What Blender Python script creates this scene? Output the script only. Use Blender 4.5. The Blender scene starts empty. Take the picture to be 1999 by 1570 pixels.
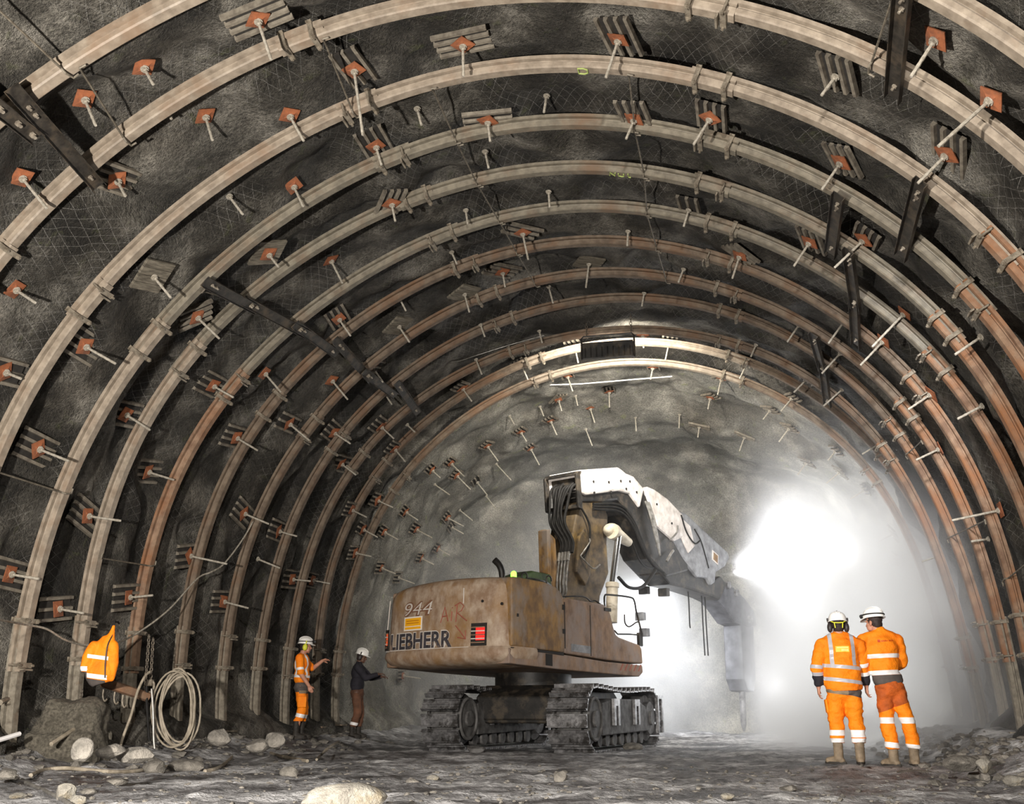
import bpy, bmesh, math, random
from math import sin, cos, pi, radians, sqrt, atan2, hypot
from mathutils import Vector, Matrix, noise as mn

random.seed(7)
SC = bpy.context.scene
COL = SC.collection
V = Vector

# ------------------------------------------------------------------ camera
CZ = 0.65
FPX, PITCH, YAW = 2002.1, 0.293, 0.2186
cam_d = bpy.data.cameras.new('camera')
cam = bpy.data.objects.new('camera', cam_d)
COL.objects.link(cam)
cam.location = (0, 0, CZ)
cam.rotation_euler = (pi / 2 + PITCH, 0, YAW)
cam_d.sensor_width = 36.0
cam_d.lens = FPX / 1999.0 * 36.0
cam_d.clip_end = 200
SC.camera = cam
_M = Matrix.Rotation(YAW, 3, 'Z') @ Matrix.Rotation(PITCH, 3, 'X')


def ray(u, v):
    return _M @ V(((u - 999.5) / FPX, 1.0, -(v - 785.0) / FPX))


def at_y(u, v, y):
    d = ray(u, v)
    return d * (y / d.y) + V((0, 0, CZ))


def at_z(u, v, z):
    d = ray(u, v)
    return d * ((z - CZ) / d.z) + V((0, 0, CZ))


# ------------------------------------------------------------------ helpers
class MB:
    def __init__(s):
        s.v, s.f, s.m = [], [], []

    def add(s, vs, fs, mi=0):
        o = len(s.v)
        s.v += [tuple(p) for p in vs]
        s.f += [tuple(i + o for i in f) for f in fs]
        s.m += [mi] * len(fs)

    def box(s, c, size, rot=None, mi=0):
        hx, hy, hz = size[0] / 2, size[1] / 2, size[2] / 2
        vs = []
        for z in (-hz, hz):
            for y in (-hy, hy):
                for x in (-hx, hx):
                    p = V((x, y, z))
                    if rot is not None:
                        p = rot @ p
                    vs.append(p + V(c))
        s.add(vs, [(0, 2, 3, 1), (4, 5, 7, 6), (0, 1, 5, 4), (2, 6, 7, 3), (0, 4, 6, 2), (1, 3, 7, 5)], mi)

    def cyl(s, p0, p1, r0, r1=None, n=12, mi=0, caps=True):
        p0, p1 = V(p0), V(p1)
        r1 = r0 if r1 is None else r1
        d = (p1 - p0)
        if d.length < 1e-6:
            return
        q = d.to_track_quat('Z', 'Y').to_matrix()
        vs = []
        for p, r in ((p0, r0), (p1, r1)):
            for i in range(n):
                a = 2 * pi * i / n
                vs.append(p + q @ V((cos(a) * r, sin(a) * r, 0)))
        fs = [(i, (i + 1) % n, n + (i + 1) % n, n + i) for i in range(n)]
        if caps:
            fs += [tuple(range(n - 1, -1, -1)), tuple(range(n, 2 * n))]
        s.add(vs, fs, mi)

    def tube(s, pts, r, n=8, mi=0, closed=False):
        pts = [V(p) for p in pts]
        m = len(pts)
        rr = r if isinstance(r, (list, tuple)) else [r] * m
        up = None
        vs = []
        for i, p in enumerate(pts):
            if closed:
                t = pts[(i + 1) % m] - pts[i - 1]
            else:
                t = pts[min(i + 1, m - 1)] - pts[max(i - 1, 0)]
            if t.length < 1e-9:
                t = V((0, 0, 1))
            t.normalize()
            if up is None:
                up = V((0, 0, 1)) if abs(t.z) < .9 else V((1, 0, 0))
            a = t.cross(up)
            if a.length < 1e-6:
                a = t.orthogonal()
            a.normalize()
            b = t.cross(a).normalized()
            up = a.cross(t) * 1.0
            for k in range(n):
                w = 2 * pi * k / n
                vs.append(p + (a * cos(w) + b * sin(w)) * rr[i])
        fs = []
        for i in range(m if closed else m - 1):
            j = (i + 1) % m
            for k in range(n):
                l = (k + 1) % n
                fs.append((i * n + k, i * n + l, j * n + l, j * n + k))
        if not closed:
            fs += [tuple(range(n - 1, -1, -1)), tuple(range((m - 1) * n, m * n))]
        s.add(vs, fs, mi)

    def loft(s, rings, mi=0, caps=True, closed=True):
        n = len(rings[0])
        vs = [p for r in rings for p in r]
        fs = []
        for i in range(len(rings) - 1):
            for k in range(n if closed else n - 1):
                l = (k + 1) % n
                fs.append((i * n + k, i * n + l, (i + 1) * n + l, (i + 1) * n + k))
        if caps:
            fs += [tuple(range(n - 1, -1, -1)), tuple(range((len(rings) - 1) * n, len(rings) * n))]
        s.add(vs, fs, mi)

    def prism(s, poly, fn, t0, t1, mi=0):
        """poly: 2-D points (a, b); fn(a, b, t) -> 3-D point."""
        n = len(poly)
        vs = [fn(a, b, t0) for a, b in poly] + [fn(a, b, t1) for a, b in poly]
        fs = [tuple(range(n - 1, -1, -1)), tuple(range(n, 2 * n))]
        fs += [(i, (i + 1) % n, n + (i + 1) % n, n + i) for i in range(n)]
        s.add(vs, fs, mi)

    def ball(s, c, r, n=10, mi=0, rot=None):
        rx, ry, rz = (r, r, r) if not isinstance(r, (tuple, list)) else r
        rings = []
        m = max(4, n // 2)
        vs, fs = [], []
        for i in range(1, m):
            t = pi * i / m
            for k in range(n):
                a = 2 * pi * k / n
                vs.append(V((rx * sin(t) * cos(a), ry * sin(t) * sin(a), rz * cos(t))))
        vs += [V((0, 0, rz)), V((0, 0, -rz))]
        for i in range(m - 2):
            for k in range(n):
                l = (k + 1) % n
                fs.append((i * n + k, (i + 1) * n + k, (i + 1) * n + l, i * n + l))
        top, bot = (m - 1) * n, (m - 1) * n + 1
        for k in range(n):
            l = (k + 1) % n
            fs.append((top, k, l))
            fs.append((bot, (m - 2) * n + l, (m - 2) * n + k))
        if rot is not None:
            vs = [rot @ p for p in vs]
        s.add([p + V(c) for p in vs], fs, mi)

    def mesh(s, name, mats, smooth=False):
        me = bpy.data.meshes.new(name)
        me.from_pydata(s.v, [], s.f)
        for m in (mats if isinstance(mats, (list, tuple)) else [mats]):
            me.materials.append(m)
        if any(s.m):
            me.polygons.foreach_set('material_index', s.m)
        me.update()
        bm = bmesh.new()
        bm.from_mesh(me)
        bmesh.ops.recalc_face_normals(bm, faces=bm.faces)
        bm.to_mesh(me)
        bm.free()
        if smooth:
            shade(me, smooth)
        return me

    def build(s, name, mats, parent=None, smooth=False, bevel=0):
        me = s.mesh(name, mats, smooth)
        return link(name, me, parent, bevel)


def shade(me, ang=35):
    ang = 35 if ang is True else ang
    me.polygons.foreach_set('use_smooth', [True] * len(me.polygons))
    try:
        me.set_sharp_from_angle(angle=radians(ang))
    except Exception:
        pass


def link(name, me, parent=None, bevel=0):
    o = bpy.data.objects.new(name, me)
    COL.objects.link(o)
    if parent is not None:
        o.parent = parent
        if parent.get('_org') is not None and me is not None:
            pass
    if bevel:
        b = o.modifiers.new('bevel', 'BEVEL')
        b.width = bevel
        b.segments = 2
        b.limit_method = 'ANGLE'
        b.angle_limit = radians(35)
    return o


def wbuild(mb, name, mats, root, smooth=False, bevel=0):
    """mb holds world coordinates; link under root (whose origin is subtracted)."""
    w = V((0, 0, 0))
    p = root
    while p is not None:
        w += V(p.location)
        p = p.parent
    mb.v = [(a - w.x, b - w.y, c - w.z) for a, b, c in mb.v]
    return mb.build(name, mats, root, smooth, bevel)


def tag(o, label=None, cat=None, group=None, kind=None):
    if label:
        o['label'] = label
    if cat:
        o['category'] = cat
    if group:
        o['group'] = group
    if kind:
        o['kind'] = kind
    return o


def empty(name, loc, label=None, cat=None, group=None):
    o = bpy.data.objects.new(name, None)
    COL.objects.link(o)
    o.location = loc
    o.empty_display_size = .1
    return tag(o, label, cat, group)


def wthing(mb, name, mats, label, cat, group=None, smooth=False, bevel=0):
    """one-mesh thing from world coordinates, origin at its lowest middle point"""
    xs = [p[0] for p in mb.v]
    ys = [p[1] for p in mb.v]
    zs = [p[2] for p in mb.v]
    o0 = V(((min(xs) + max(xs)) / 2, (min(ys) + max(ys)) / 2, min(zs)))
    mb.v = [(a - o0.x, b - o0.y, c - o0.z) for a, b, c in mb.v]
    o = mb.build(name, mats, None, smooth, bevel)
    o.location = o0
    return tag(o, label, cat, group)


def spline(pts, n=8):
    """Catmull-Rom through the points"""
    pts = [V(p) for p in pts]
    out = []
    for i in range(len(pts) - 1):
        p0 = pts[i - 1] if i else pts[0] * 2 - pts[1]
        p1, p2 = pts[i], pts[i + 1]
        p3 = pts[i + 2] if i + 2 < len(pts) else pts[-1] * 2 - pts[-2]
        for k in range(n):
            t = k / n
            out.append(.5 * ((2 * p1) + (p2 - p0) * t + (2 * p0 - 5 * p1 + 4 * p2 - p3) * t * t + (3 * p1 - p0 - 3 * p2 + p3) * t ** 3))
    out.append(pts[-1])
    return out


def lerp(a, b, t):
    return a + (b - a) * t


def sstep(a, b, x):
    t = max(0.0, min(1.0, (x - a) / (b - a)))
    return t * t * (3 - 2 * t)


# ------------------------------------------------------------------ materials
def srgb(r, g, b):
    f = lambda c: (c / 255 / 12.92) if c / 255 <= .04045 else ((c / 255 + .055) / 1.055) ** 2.4
    return (f(r), f(g), f(b), 1)


class NT:
    def __init__(s, m):
        m.use_nodes = True
        s.t = m.node_tree
        s.n, s.l = s.t.nodes, s.t.links
        s.b = s.n.get('Principled BSDF')

    def new(s, typ, **kw):
        nd = s.n.new(typ)
        for k, v in kw.items():
            if k.startswith('i_'):
                key = k[2:]
                nd.inputs[int(key) if key.isdigit() else key].default_value = v
            else:
                setattr(nd, k, v)
        return nd

    def link(s, a, b):
        s.l.new(a, b)

    def coord(s, which='Object', scale=None):
        tc = s.new('ShaderNodeTexCoord')
        o = tc.outputs[which]
        if scale is not None:
            mp = s.new('ShaderNodeMapping')
            mp.inputs['Scale'].default_value = scale
            s.link(o, mp.inputs['Vector'])
            o = mp.outputs[0]
        return o

    def noise(s, co, scale, detail=5, rough=.6, dist=0):
        nd = s.new('ShaderNodeTexNoise')
        nd.inputs['Scale'].default_value = scale
        nd.inputs['Detail'].default_value = detail
        nd.inputs['Roughness'].default_value = rough
        nd.inputs['Distortion'].default_value = dist
        if co is not None:
            s.link(co, nd.inputs['Vector'])
        return nd.outputs[0]

    def ramp(s, fac, stops):
        r = s.new('ShaderNodeValToRGB')
        e = r.color_ramp.elements
        while len(e) < len(stops):
            e.new(.5)
        for el, (p, c) in zip(e, stops):
            el.position = p
            el.color = c if len(c) == 4 else (*c, 1)
        s.link(fac, r.inputs[0])
        return r.outputs[0]

    def math(s, op, a, b=None, clamp=False):
        nd = s.new('ShaderNodeMath', operation=op, use_clamp=clamp)
        for i, x in enumerate((a, b)):
            if x is None:
                continue
            if isinstance(x, (int, float)):
                nd.inputs[i].default_value = x
            else:
                s.link(x, nd.inputs[i])
        return nd.outputs[0]

    def mix(s, fac, a, b, mode='MIX'):
        nd = s.new('ShaderNodeMix', data_type='RGBA', blend_type=mode)
        for sock, x in ((nd.inputs[0], fac), (nd.inputs[6], a), (nd.inputs[7], b)):
            if isinstance(x, (int, float)):
                sock.default_value = x
            elif isinstance(x, (tuple, list)):
                sock.default_value = x
            else:
                s.link(x, sock)
        return nd.outputs[2]

    def bump(s, h, strength=.4, dist=.02, normal=None):
        b = s.new('ShaderNodeBump')
        b.inputs['Strength'].default_value = strength
        b.inputs['Distance'].default_value = dist
        s.link(h, b.inputs['Height'])
        if normal is not None:
            s.link(normal, b.inputs['Normal'])
        return b.outputs[0]


MATS = {}


def mat(name, c, c2=None, scale=8, rough=.6, metal=0, bump=.25, bdist=.01, lo=.35, hi=.65, c3=None, s3=2.5, lo3=.5, hi3=.62, spec=.4, bscale=None, stretch=None):
    """two-tone noisy surface, third colour in larger patches"""
    m = bpy.data.materials.new(name)
    t = NT(m)
    co = t.coord('Object', stretch)
    c2 = c2 or tuple(x * .6 for x in c[:3]) + (1,)
    n = t.noise(co, scale)
    colr = t.ramp(n, [(lo, c2), (hi, c)])
    if c3:
        n3 = t.noise(co, s3, 6, .65)
        f = t.ramp(n3, [(lo3, (0, 0, 0, 1)), (hi3, (1, 1, 1, 1))])
        colr = t.mix(f, colr, c3)
    t.link(colr, t.b.inputs['Base Color'])
    t.b.inputs['Roughness'].default_value = rough
    t.b.inputs['Metallic'].default_value = metal
    t.b.inputs['Specular IOR Level'].default_value = spec
    if bump:
        nb = t.noise(co, bscale or scale * 4, 4, .7)
        t.link(t.bump(nb, bump, bdist), t.b.inputs['Normal'])
    MATS[name] = m
    return m


def flat(name, c, rough=.6, metal=0, emit=0):
    m = bpy.data.materials.new(name)
    t = NT(m)
    t.b.inputs['Base Color'].default_value = c
    t.b.inputs['Roughness'].default_value = rough
    t.b.inputs['Metallic'].default_value = metal
    if emit:
        t.b.inputs['Emission Color'].default_value = c
        t.b.inputs['Emission Strength'].default_value = emit
    MATS[name] = m
    return m


S_ = srgb
mat('rib_steel', S_(152, 139, 123), S_(120, 108, 94), 9, .55, .0, .15, .004, c3=S_(130, 108, 88), s3=1.4, lo3=.52, hi3=.7)
mat('rib_green', S_(126, 118, 103), S_(98, 91, 79), 9, .55, .0, .15, .004, c3=S_(110, 90, 72), s3=1.8, lo3=.5, hi3=.7)
mat('rib_rust', S_(142, 116, 94), S_(106, 80, 62), 7, .75, .0, .2, .004, c3=S_(132, 88, 56), s3=1.6, lo3=.46, hi3=.64)
mat('rib_brown', S_(116, 101, 85), S_(84, 70, 57), 7, .7, .0, .2, .004, c3=S_(104, 76, 54), s3=1.6, lo3=.48, hi3=.66)
mat('leg_dusty', S_(136, 128, 114), S_(104, 96, 84), 14, .9, .0, .5, .01, c3=S_(118, 98, 80), s3=3.0, lo3=.55, hi3=.7)
mat('clamp_steel', S_(150, 140, 124), S_(90, 80, 68), 14, .55, .3, .2, .004)
mat('channel_steel', S_(78, 72, 64), S_(46, 42, 38), 10, .5, .5, .15, .004, c3=S_(92, 80, 66))
mat('bolt_bright', S_(170, 160, 144), S_(120, 110, 98), 16, .45, .4, 0)
mat('rod_steel', S_(190, 182, 168), S_(138, 130, 116), 24, .55, .2, .2, .003)
mat('rod_dark', S_(110, 104, 94), S_(72, 66, 58), 24, .6, .2, .2, .003)
mat('plate_rust', S_(160, 94, 58), S_(112, 68, 46), 12, .8, 0, .25, .004, c3=S_(104, 68, 50), s3=6)
mat('strap_dark', S_(132, 124, 110), S_(94, 86, 76), 12, .75, .1, .3, .006)
mat('strap_back', S_(50, 46, 41), S_(34, 31, 28), 12, .9, 0, .3, .006)
mat('timber_grey', S_(122, 114, 100), S_(74, 68, 58), 6, .85, 0, .5, .01, stretch=(1, 6, 1))
mat('bar_steel', S_(122, 114, 100), S_(82, 74, 64), 20, .6, .2, 0)
mat('machine_paint', S_(180, 161, 141), S_(136, 110, 88), 6, .6, .0, .3, .006, c3=S_(142, 108, 68), s3=1.9, lo3=.48, hi3=.68, stretch=(1, 1, .7))
mat('machine_ochre', S_(150, 114, 64), S_(100, 76, 52), 7, .65, .0, .35, .006, c3=S_(136, 122, 110), s3=2.4, lo3=.46, hi3=.62, stretch=(1, 1, .6))
mat('machine_brown', S_(156, 126, 100), S_(112, 88, 70), 6, .65, .0, .3, .006, c3=S_(140, 124, 114), s3=2.2, lo3=.46, hi3=.62, stretch=(1, 1, .6))
mat('machine_white', S_(228, 220, 214), S_(186, 176, 168), 5, .5, .0, .15, .004, c3=S_(176, 156, 138), s3=4, lo3=.62, hi3=.75)
mat('machine_grey', S_(150, 150, 152), S_(104, 104, 106), 5, .5, .1, .2, .004)
mat('machine_black', S_(44, 41, 38), S_(24, 22, 20), 7, .5, .1, .3, .006, c3=S_(70, 62, 52), s3=4)
mat('boom_brown', S_(92, 77, 56), S_(52, 43, 33), 5, .6, .0, .35, .008, c3=S_(116, 94, 56), s3=2.6, lo3=.54, hi3=.7)
mat('hose_black', S_(36, 34, 32), S_(20, 19, 18), 9, .65, 0, 0, spec=.15)
mat('pipe_grey', S_(150, 146, 140), S_(96, 92, 86), 9, .4, .4, 0)
mat('track_steel', S_(146, 144, 144), S_(84, 82, 82), 9, .45, .4, .35, .006, c3=S_(62, 59, 57), s3=5)
mat('track_mud', S_(112, 110, 108), S_(70, 67, 65), 7, .8, .1, .5, .01)
mat('cylinder_white', S_(200, 190, 172), S_(160, 148, 128), 6, .5, 0, .1, .004)
mat('shotcrete', S_(120, 113, 100), S_(72, 67, 58), 30, .95, 0, .9, .02, c3=S_(64, 59, 50), s3=2.2, lo3=.5, hi3=.7)
mat('breaker_grey', S_(92, 92, 96), S_(58, 58, 61), 5, .6, .1, .2, .004)
flat('chrome', S_(200, 200, 200), .2, 1)
mat('letter_dark', S_(70, 66, 70), S_(52, 49, 53), 8, .6, 0, 0, c3=S_(142, 120, 102), s3=5, lo3=.54, hi3=.62)
flat('letter_edge', S_(206, 196, 186), .6)
flat('letter_shadow', S_(120, 84, 62), .7)
flat('spray_red', S_(150, 84, 66), .7)
flat('spray_green', S_(150, 164, 92), .7)
flat('sticker_white', S_(238, 228, 214), .5)
flat('sticker_orange', S_(250, 178, 30), .5)
flat('sticker_text', S_(196, 126, 26), .5)
flat('seam_dark', S_(30, 26, 22), .8)
flat('lamp_red', S_(226, 40, 36), .35, 0, .9)
flat('lamp_dark', S_(70, 40, 36), .5)
flat('lamp_orange', S_(226, 96, 54), .4, 0, .3)
flat('lamp_green', S_(120, 255, 60), .4, 0, 5)
mat('green_box', S_(74, 96, 46), S_(44, 58, 32), 6, .6, 0, .2)
flat('lamp_glass', (1, .96, .88, 1), .3, 0, 25)
mat('hivis_orange', S_(255, 140, 10), S_(248, 118, 6), 5, .75, 0, .7, .03, lo=.3, hi=.55, bscale=9)
mat('hivis_dirty', S_(206, 98, 30), S_(160, 78, 34), 6, .8, 0, .7, .03, bscale=9)
flat('reflective_grey', S_(186, 184, 190), .35)
flat('reflective_white', S_(244, 240, 238), .4)
mat('cloth_grey', S_(92, 84, 80), S_(72, 66, 62), 6, .85, 0, .3, .01, bscale=10)
mat('cloth_navy', S_(46, 43, 50), S_(34, 32, 38), 6, .85, 0, .3, .01, bscale=10)
mat('cloth_beige', S_(150, 132, 108), S_(112, 98, 80), 6, .85, 0, .3, .01, bscale=10)
mat('cloth_rusty', S_(120, 80, 58), S_(84, 58, 44), 5, .85, 0, .3, .01, bscale=10, c3=S_(176, 170, 164), s3=4, lo3=.66, hi3=.7)
mat('boot_leather', S_(148, 130, 108), S_(110, 96, 78), 9, .7, 0, .3, .006)
mat('boot_dark', S_(58, 52, 46), S_(38, 34, 30), 9, .7, 0, .3, .006)
mat('skin', S_(196, 142, 116), S_(176, 122, 98), 10, .55, 0, .1, .003)
mat('skin_dark', S_(110, 80, 64), S_(92, 66, 54), 10, .55, 0, .1, .003)
mat('hair_dark', S_(54, 40, 36), S_(36, 28, 25), 30, .7, 0, .4, .004)
flat('helmet_white', S_(238, 234, 228), .35)
flat('helmet_band', S_(48, 46, 46), .5)
flat('muff_black', S_(52, 46, 44), .5)
flat('lime_yellow', S_(214, 214, 62), .5)
flat('patch_yellow', S_(255, 206, 70), .6)
flat('patch_pale', S_(255, 236, 150), .6)
flat('logo_red', S_(190, 62, 20), .6)
mat('hose_tan', S_(168, 156, 138), S_(126, 116, 100), 9, .6, 0, .1)
mat('chain_steel', S_(118, 108, 94), S_(74, 66, 58), 20, .6, .3, .1)
mat('rock_pale', S_(150, 145, 134), S_(108, 103, 95), 7, .9, 0, .8, .03, c3=S_(126, 116, 98), s3=5)
mat('rock_grey', S_(136, 130, 121), S_(84, 80, 74), 7, .9, 0, .8, .03)

# ------------------------------------------------------------------ tunnel shape
RC = [5.01789, -0.79697, -0.32077, 0.05565, -0.0596, 0.04481, -0.07048, -0.07102, 0.01779]
RY = [6.94, 8.164, 9.46, 10.7, 11.936, 13.178, 14.431, 15.688, 16.936, 18.186, 19.43, 20.68]
RX = [-2.291, -2.335, -2.275, -2.277, -2.38, -2.324, -2.346, -2.278, -2.277, -2.307, -2.204, -2.28]
RZ = [1.584, 1.594, 1.825, 1.809, 1.924, 1.88, 1.988, 1.997, 2.042, 1.947, 2.022, 2.054]
RD = [0.0131, 0.087, -0.0754, -0.0474, -0.0228, 0.0358, -0.0039, -0.0265, -0.023, -0.0169, 0.0531, 0.0269]
RF = [[0.0189, -0.0253, -0.0499, -0.0096, 0.0262, 0.037, 0.0383, -0.0103, -0.0349], [-0.1233, 0.0158, 0.2188, 0.1721, -0.0279, -0.0283, -0.1123, -0.064, 0.0263], [0.0244, 0.0031, -0.0447, -0.0361, -0.0068, -0.0124, 0.0226, 0.0167, 0.0029], [-0.0229, 0.0065, 0.0455, 0.0258, -0.0049, -0.0132, -0.0338, 0.0072, 0.0106], [0.0886, -0.0126, -0.1655, -0.1219, 0.0185, 0.0326, 0.0919, 0.0331, -0.0218], [0.115, -0.0082, -0.2169, -0.1692, 0.0143, 0.0234, 0.1099, 0.0562, -0.0172], [0.0531, -0.0046, -0.0972, -0.0789, 0.0009, 0.0108, 0.0484, 0.021, -0.0016], [-0.0405, 0.0233, 0.0807, 0.0464, -0.0279, -0.0321, -0.0393, -0.0031, 0.0184], [-0.1283, -0.0011, 0.255, 0.1884, 0.0266, 0.0052, -0.1401, -0.0578, -0.0189], [-0.1203, 0.0108, 0.2444, 0.1934, -0.0002, -0.015, -0.1208, -0.0784, -0.0145], [0.0276, -0.0074, -0.0396, -0.0403, 0.0041, 0.0117, 0.0292, 0.0109, -0.0177], [-0.0905, -0.0002, 0.1746, 0.1292, 0.0042, 0.0063, -0.0928, -0.0357, -0.0021]]
NR = 12


def rib_r(k, p):
    c = RC
    r = c[0] + c[1] * sin(p) + c[2] * cos(2 * p) + c[3] * sin(3 * p) + c[4] * cos(4 * p) + c[5] * sin(5 * p) + c[6] * cos(3 * p) + c[7] * sin(2 * p) + c[8] * sin(4 * p)
    f = RF[k]
    q = min(max(p, radians(-18)), radians(198))
    r += RD[k] + f[0] + f[1] * cos(q) + f[2] * sin(q) + f[3] * cos(2 * q) + f[4] * sin(2 * q) + f[5] * cos(3 * q) + f[6] * sin(3 * q) + f[7] * cos(4 * q) + f[8] * sin(4 * q)
    return r * 1.25


def rib_pt(k, p, out=0.0, dy=0.0):
    r = rib_r(k, p) + out
    return V((RX[k] + r * cos(p), RY[k] + dy, RZ[k] + r * sin(p)))


def base_pt(p, y, out=0.0):
    """point on the smooth vault through the inner faces of the ribs"""
    if y <= RY[0]:
        a = rib_pt(0, p, out)
        return V((a.x, y, a.z))
    if y >= RY[-1]:
        a = rib_pt(NR - 1, p, out)
        return V((a.x, y, a.z))
    for k in range(NR - 1):
        if y <= RY[k + 1]:
            t = (y - RY[k]) / (RY[k + 1] - RY[k])
            return rib_pt(k, p, out).lerp(rib_pt(k + 1, p, out), t)


def ground_z(x, y):
    n = mn.noise(V((x * .35, y * .35, 3.1))) * .07 + mn.noise(V((x * 1.1, y * 1.1, 7.7))) * .035
    z = n * .9
    # flat pads the tracks stand on, and where the men stand
    e = hypot((x + 3.9) / 3.0, (y - 19.2) / 3.4)
    z = lerp(z, 0.0, sstep(1.25, .9, e))
    e = hypot((x - 1.4) / 1.3, (y - 13.3) / 1.2)
    z = lerp(z, .03, sstep(1.3, .7, e))
    # spoil along both walls
    zl = sstep(-6.9, -8.6, x) * .30 * (1 + .5 * mn.noise(V((y * .8, 2.2, 0)))) * sstep(5, 9, y)
    zr = sstep(1.9, 3.4, x) * .34 * (1 + .5 * mn.noise(V((y * .9, 9.2, 0)))) * sstep(6, 10, y)
    z += zl + zr
    z += .10 * sstep(20, 26, y) * (1 + mn.noise(V((x, y, 1))))
    # hump in front of the far left man's boots
    z += .12 * math.exp(-((x + 7.3) / .7) ** 2 - ((y - 19.3) / .6) ** 2)
    nn = mn.noise(V((x * 3.2, y * 3.2, 1.3)))
    z += max(0, nn) * .045 + mn.noise(V((x * 7.0, y * 7.0, 4.3))) * .020 + mn.noise(V((x * 15.0, y * 15.0, 8.3))) * .010
    return z


def wall_gap(p, y):
    P = base_pt(p, y)
    n1 = mn.noise(V((P.x * .55, y * .75, P.z * .55)))
    n2 = mn.noise(V((P.x * 1.4, y * 1.5, P.z * 1.4 + 5)))
    n3 = mn.noise(V((P.x * 4, y * 4, P.z * 4 + 9)))
    far = sstep(20.6, 22.0, y)
    bl = 1 - abs(mn.noise(V((P.x * .9, y * .8 + 31, P.z * .9)))) * 2.4
    g = .36 + .20 * n1 + .12 * n2 + .05 * n3 - .16 * max(0, bl)
    g = max(g, .165)
    if far:
        gf = .22 + .22 * n1 + .16 * n2 + .05 * n3
        deg = math.degrees(p)
        lip = sstep(22.6, 24.2, y) * sstep(36, 62, deg) * sstep(128, 104, deg)
        gf -= lip * .55
        gf -= 1.1 * sstep(25.5, 29.0, y) ** 2
        g = lerp(g, gf, far)
    # shotcrete bench that covers the feet of the arches
    b = sstep(.80, .25, P.z + .12 * n1)
    g -= b * (.42 + .12 * n2 + .1 * n1)
    return g


def wall_pt(p, y):
    return base_pt(p, y, wall_gap(p, y))


PH0, PH1 = radians(-27), radians(207)


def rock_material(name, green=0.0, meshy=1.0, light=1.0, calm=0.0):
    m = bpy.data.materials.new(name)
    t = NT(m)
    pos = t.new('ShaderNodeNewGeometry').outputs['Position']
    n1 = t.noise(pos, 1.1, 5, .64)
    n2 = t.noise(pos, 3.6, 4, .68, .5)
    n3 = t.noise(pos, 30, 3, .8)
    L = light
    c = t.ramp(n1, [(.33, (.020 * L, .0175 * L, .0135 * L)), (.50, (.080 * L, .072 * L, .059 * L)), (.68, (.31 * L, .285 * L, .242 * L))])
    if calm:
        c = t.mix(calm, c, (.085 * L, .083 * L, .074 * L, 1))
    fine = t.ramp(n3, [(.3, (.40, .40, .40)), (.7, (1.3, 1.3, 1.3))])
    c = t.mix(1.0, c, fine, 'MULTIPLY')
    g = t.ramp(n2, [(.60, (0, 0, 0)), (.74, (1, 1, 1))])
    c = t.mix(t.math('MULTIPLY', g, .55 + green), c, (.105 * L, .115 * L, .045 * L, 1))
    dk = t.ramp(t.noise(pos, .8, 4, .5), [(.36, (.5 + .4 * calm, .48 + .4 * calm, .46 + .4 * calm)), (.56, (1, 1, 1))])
    c = t.mix(1.0, c, dk, 'MULTIPLY')
    hb = t.math('ADD', t.math('MULTIPLY', n3, .55), t.math('MULTIPLY', n2, .8))
    if meshy:
        uv = t.new('ShaderNodeTexCoord').outputs['UV']
        sp = t.new('ShaderNodeSeparateXYZ')
        wob = t.new('ShaderNodeMapping')
        t.link(uv, wob.inputs['Vector'])
        t.link(wob.outputs[0], sp.inputs[0])
        nz = t.math('MULTIPLY', n1, .10)
        lines = None
        for a, b in ((1, .55), (1, -.55)):
            q = t.math('ADD', t.math('MULTIPLY', sp.outputs[0], a), t.math('MULTIPLY', sp.outputs[1], b))
            q = t.math('ADD', q, nz)
            q = t.math('FRACT', t.math('MULTIPLY', q, 7.5))
            q = t.math('ABSOLUTE', t.math('SUBTRACT', q, .5))
            q = t.math('LESS_THAN', q, .024)
            lines = q if lines is None else t.math('MAXIMUM', lines, q)
        patch = t.ramp(t.noise(pos, .9, 2, .4), [(.44, (0, 0, 0)), (.56, (1, 1, 1))])
        k = t.math('MULTIPLY', t.math('MULTIPLY', lines, patch), meshy)
        c = t.mix(t.math('MULTIPLY', k, .8), c, (.24, .226, .205, 1))
        hb = t.math('ADD', hb, t.math('MULTIPLY', k, .6))
    t.link(c, t.b.inputs['Base Color'])
    t.b.inputs['Roughness'].default_value = .72
    t.b.inputs['Specular IOR Level'].default_value = .35
    t.link(t.bump(hb, 1.0, .13), t.b.inputs['Normal'])
    MATS[name] = m
    return m


rock_material('rock_lined', 0, 1.0, 1.0)
rock_material('rock_face_lit', .0, 0, 3.5, .6)  # lighter copy of the same rock, light at the far end put into its colour


def grid_mesh(name, nu, nv, fn, material, uvf=None):
    vs, fs = [], []
    for j in range(nv + 1):
        for i in range(nu + 1):
            vs.append(tuple(fn(i / nu, j / nv)))
    for j in range(nv):
        for i in range(nu):
            a = j * (nu + 1) + i
            fs.append((a, a + 1, a + nu + 2, a + nu + 1))
    me = bpy.data.meshes.new(name)
    me.from_pydata(vs, [], fs)
    me.materials.append(material)
    me.polygons.foreach_set('use_smooth', [True] * len(fs))
    if uvf:
        uv = me.uv_layers.new(name='arc')
        li = [l.vertex_index for l in me.loops]
        co = [uvf(i / nu, j / nv) for j in range(nv + 1) for i in range(nu + 1)]
        uv.data.foreach_set('uv', [x for i in li for x in co[i]])
    me.update()
    return me


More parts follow.
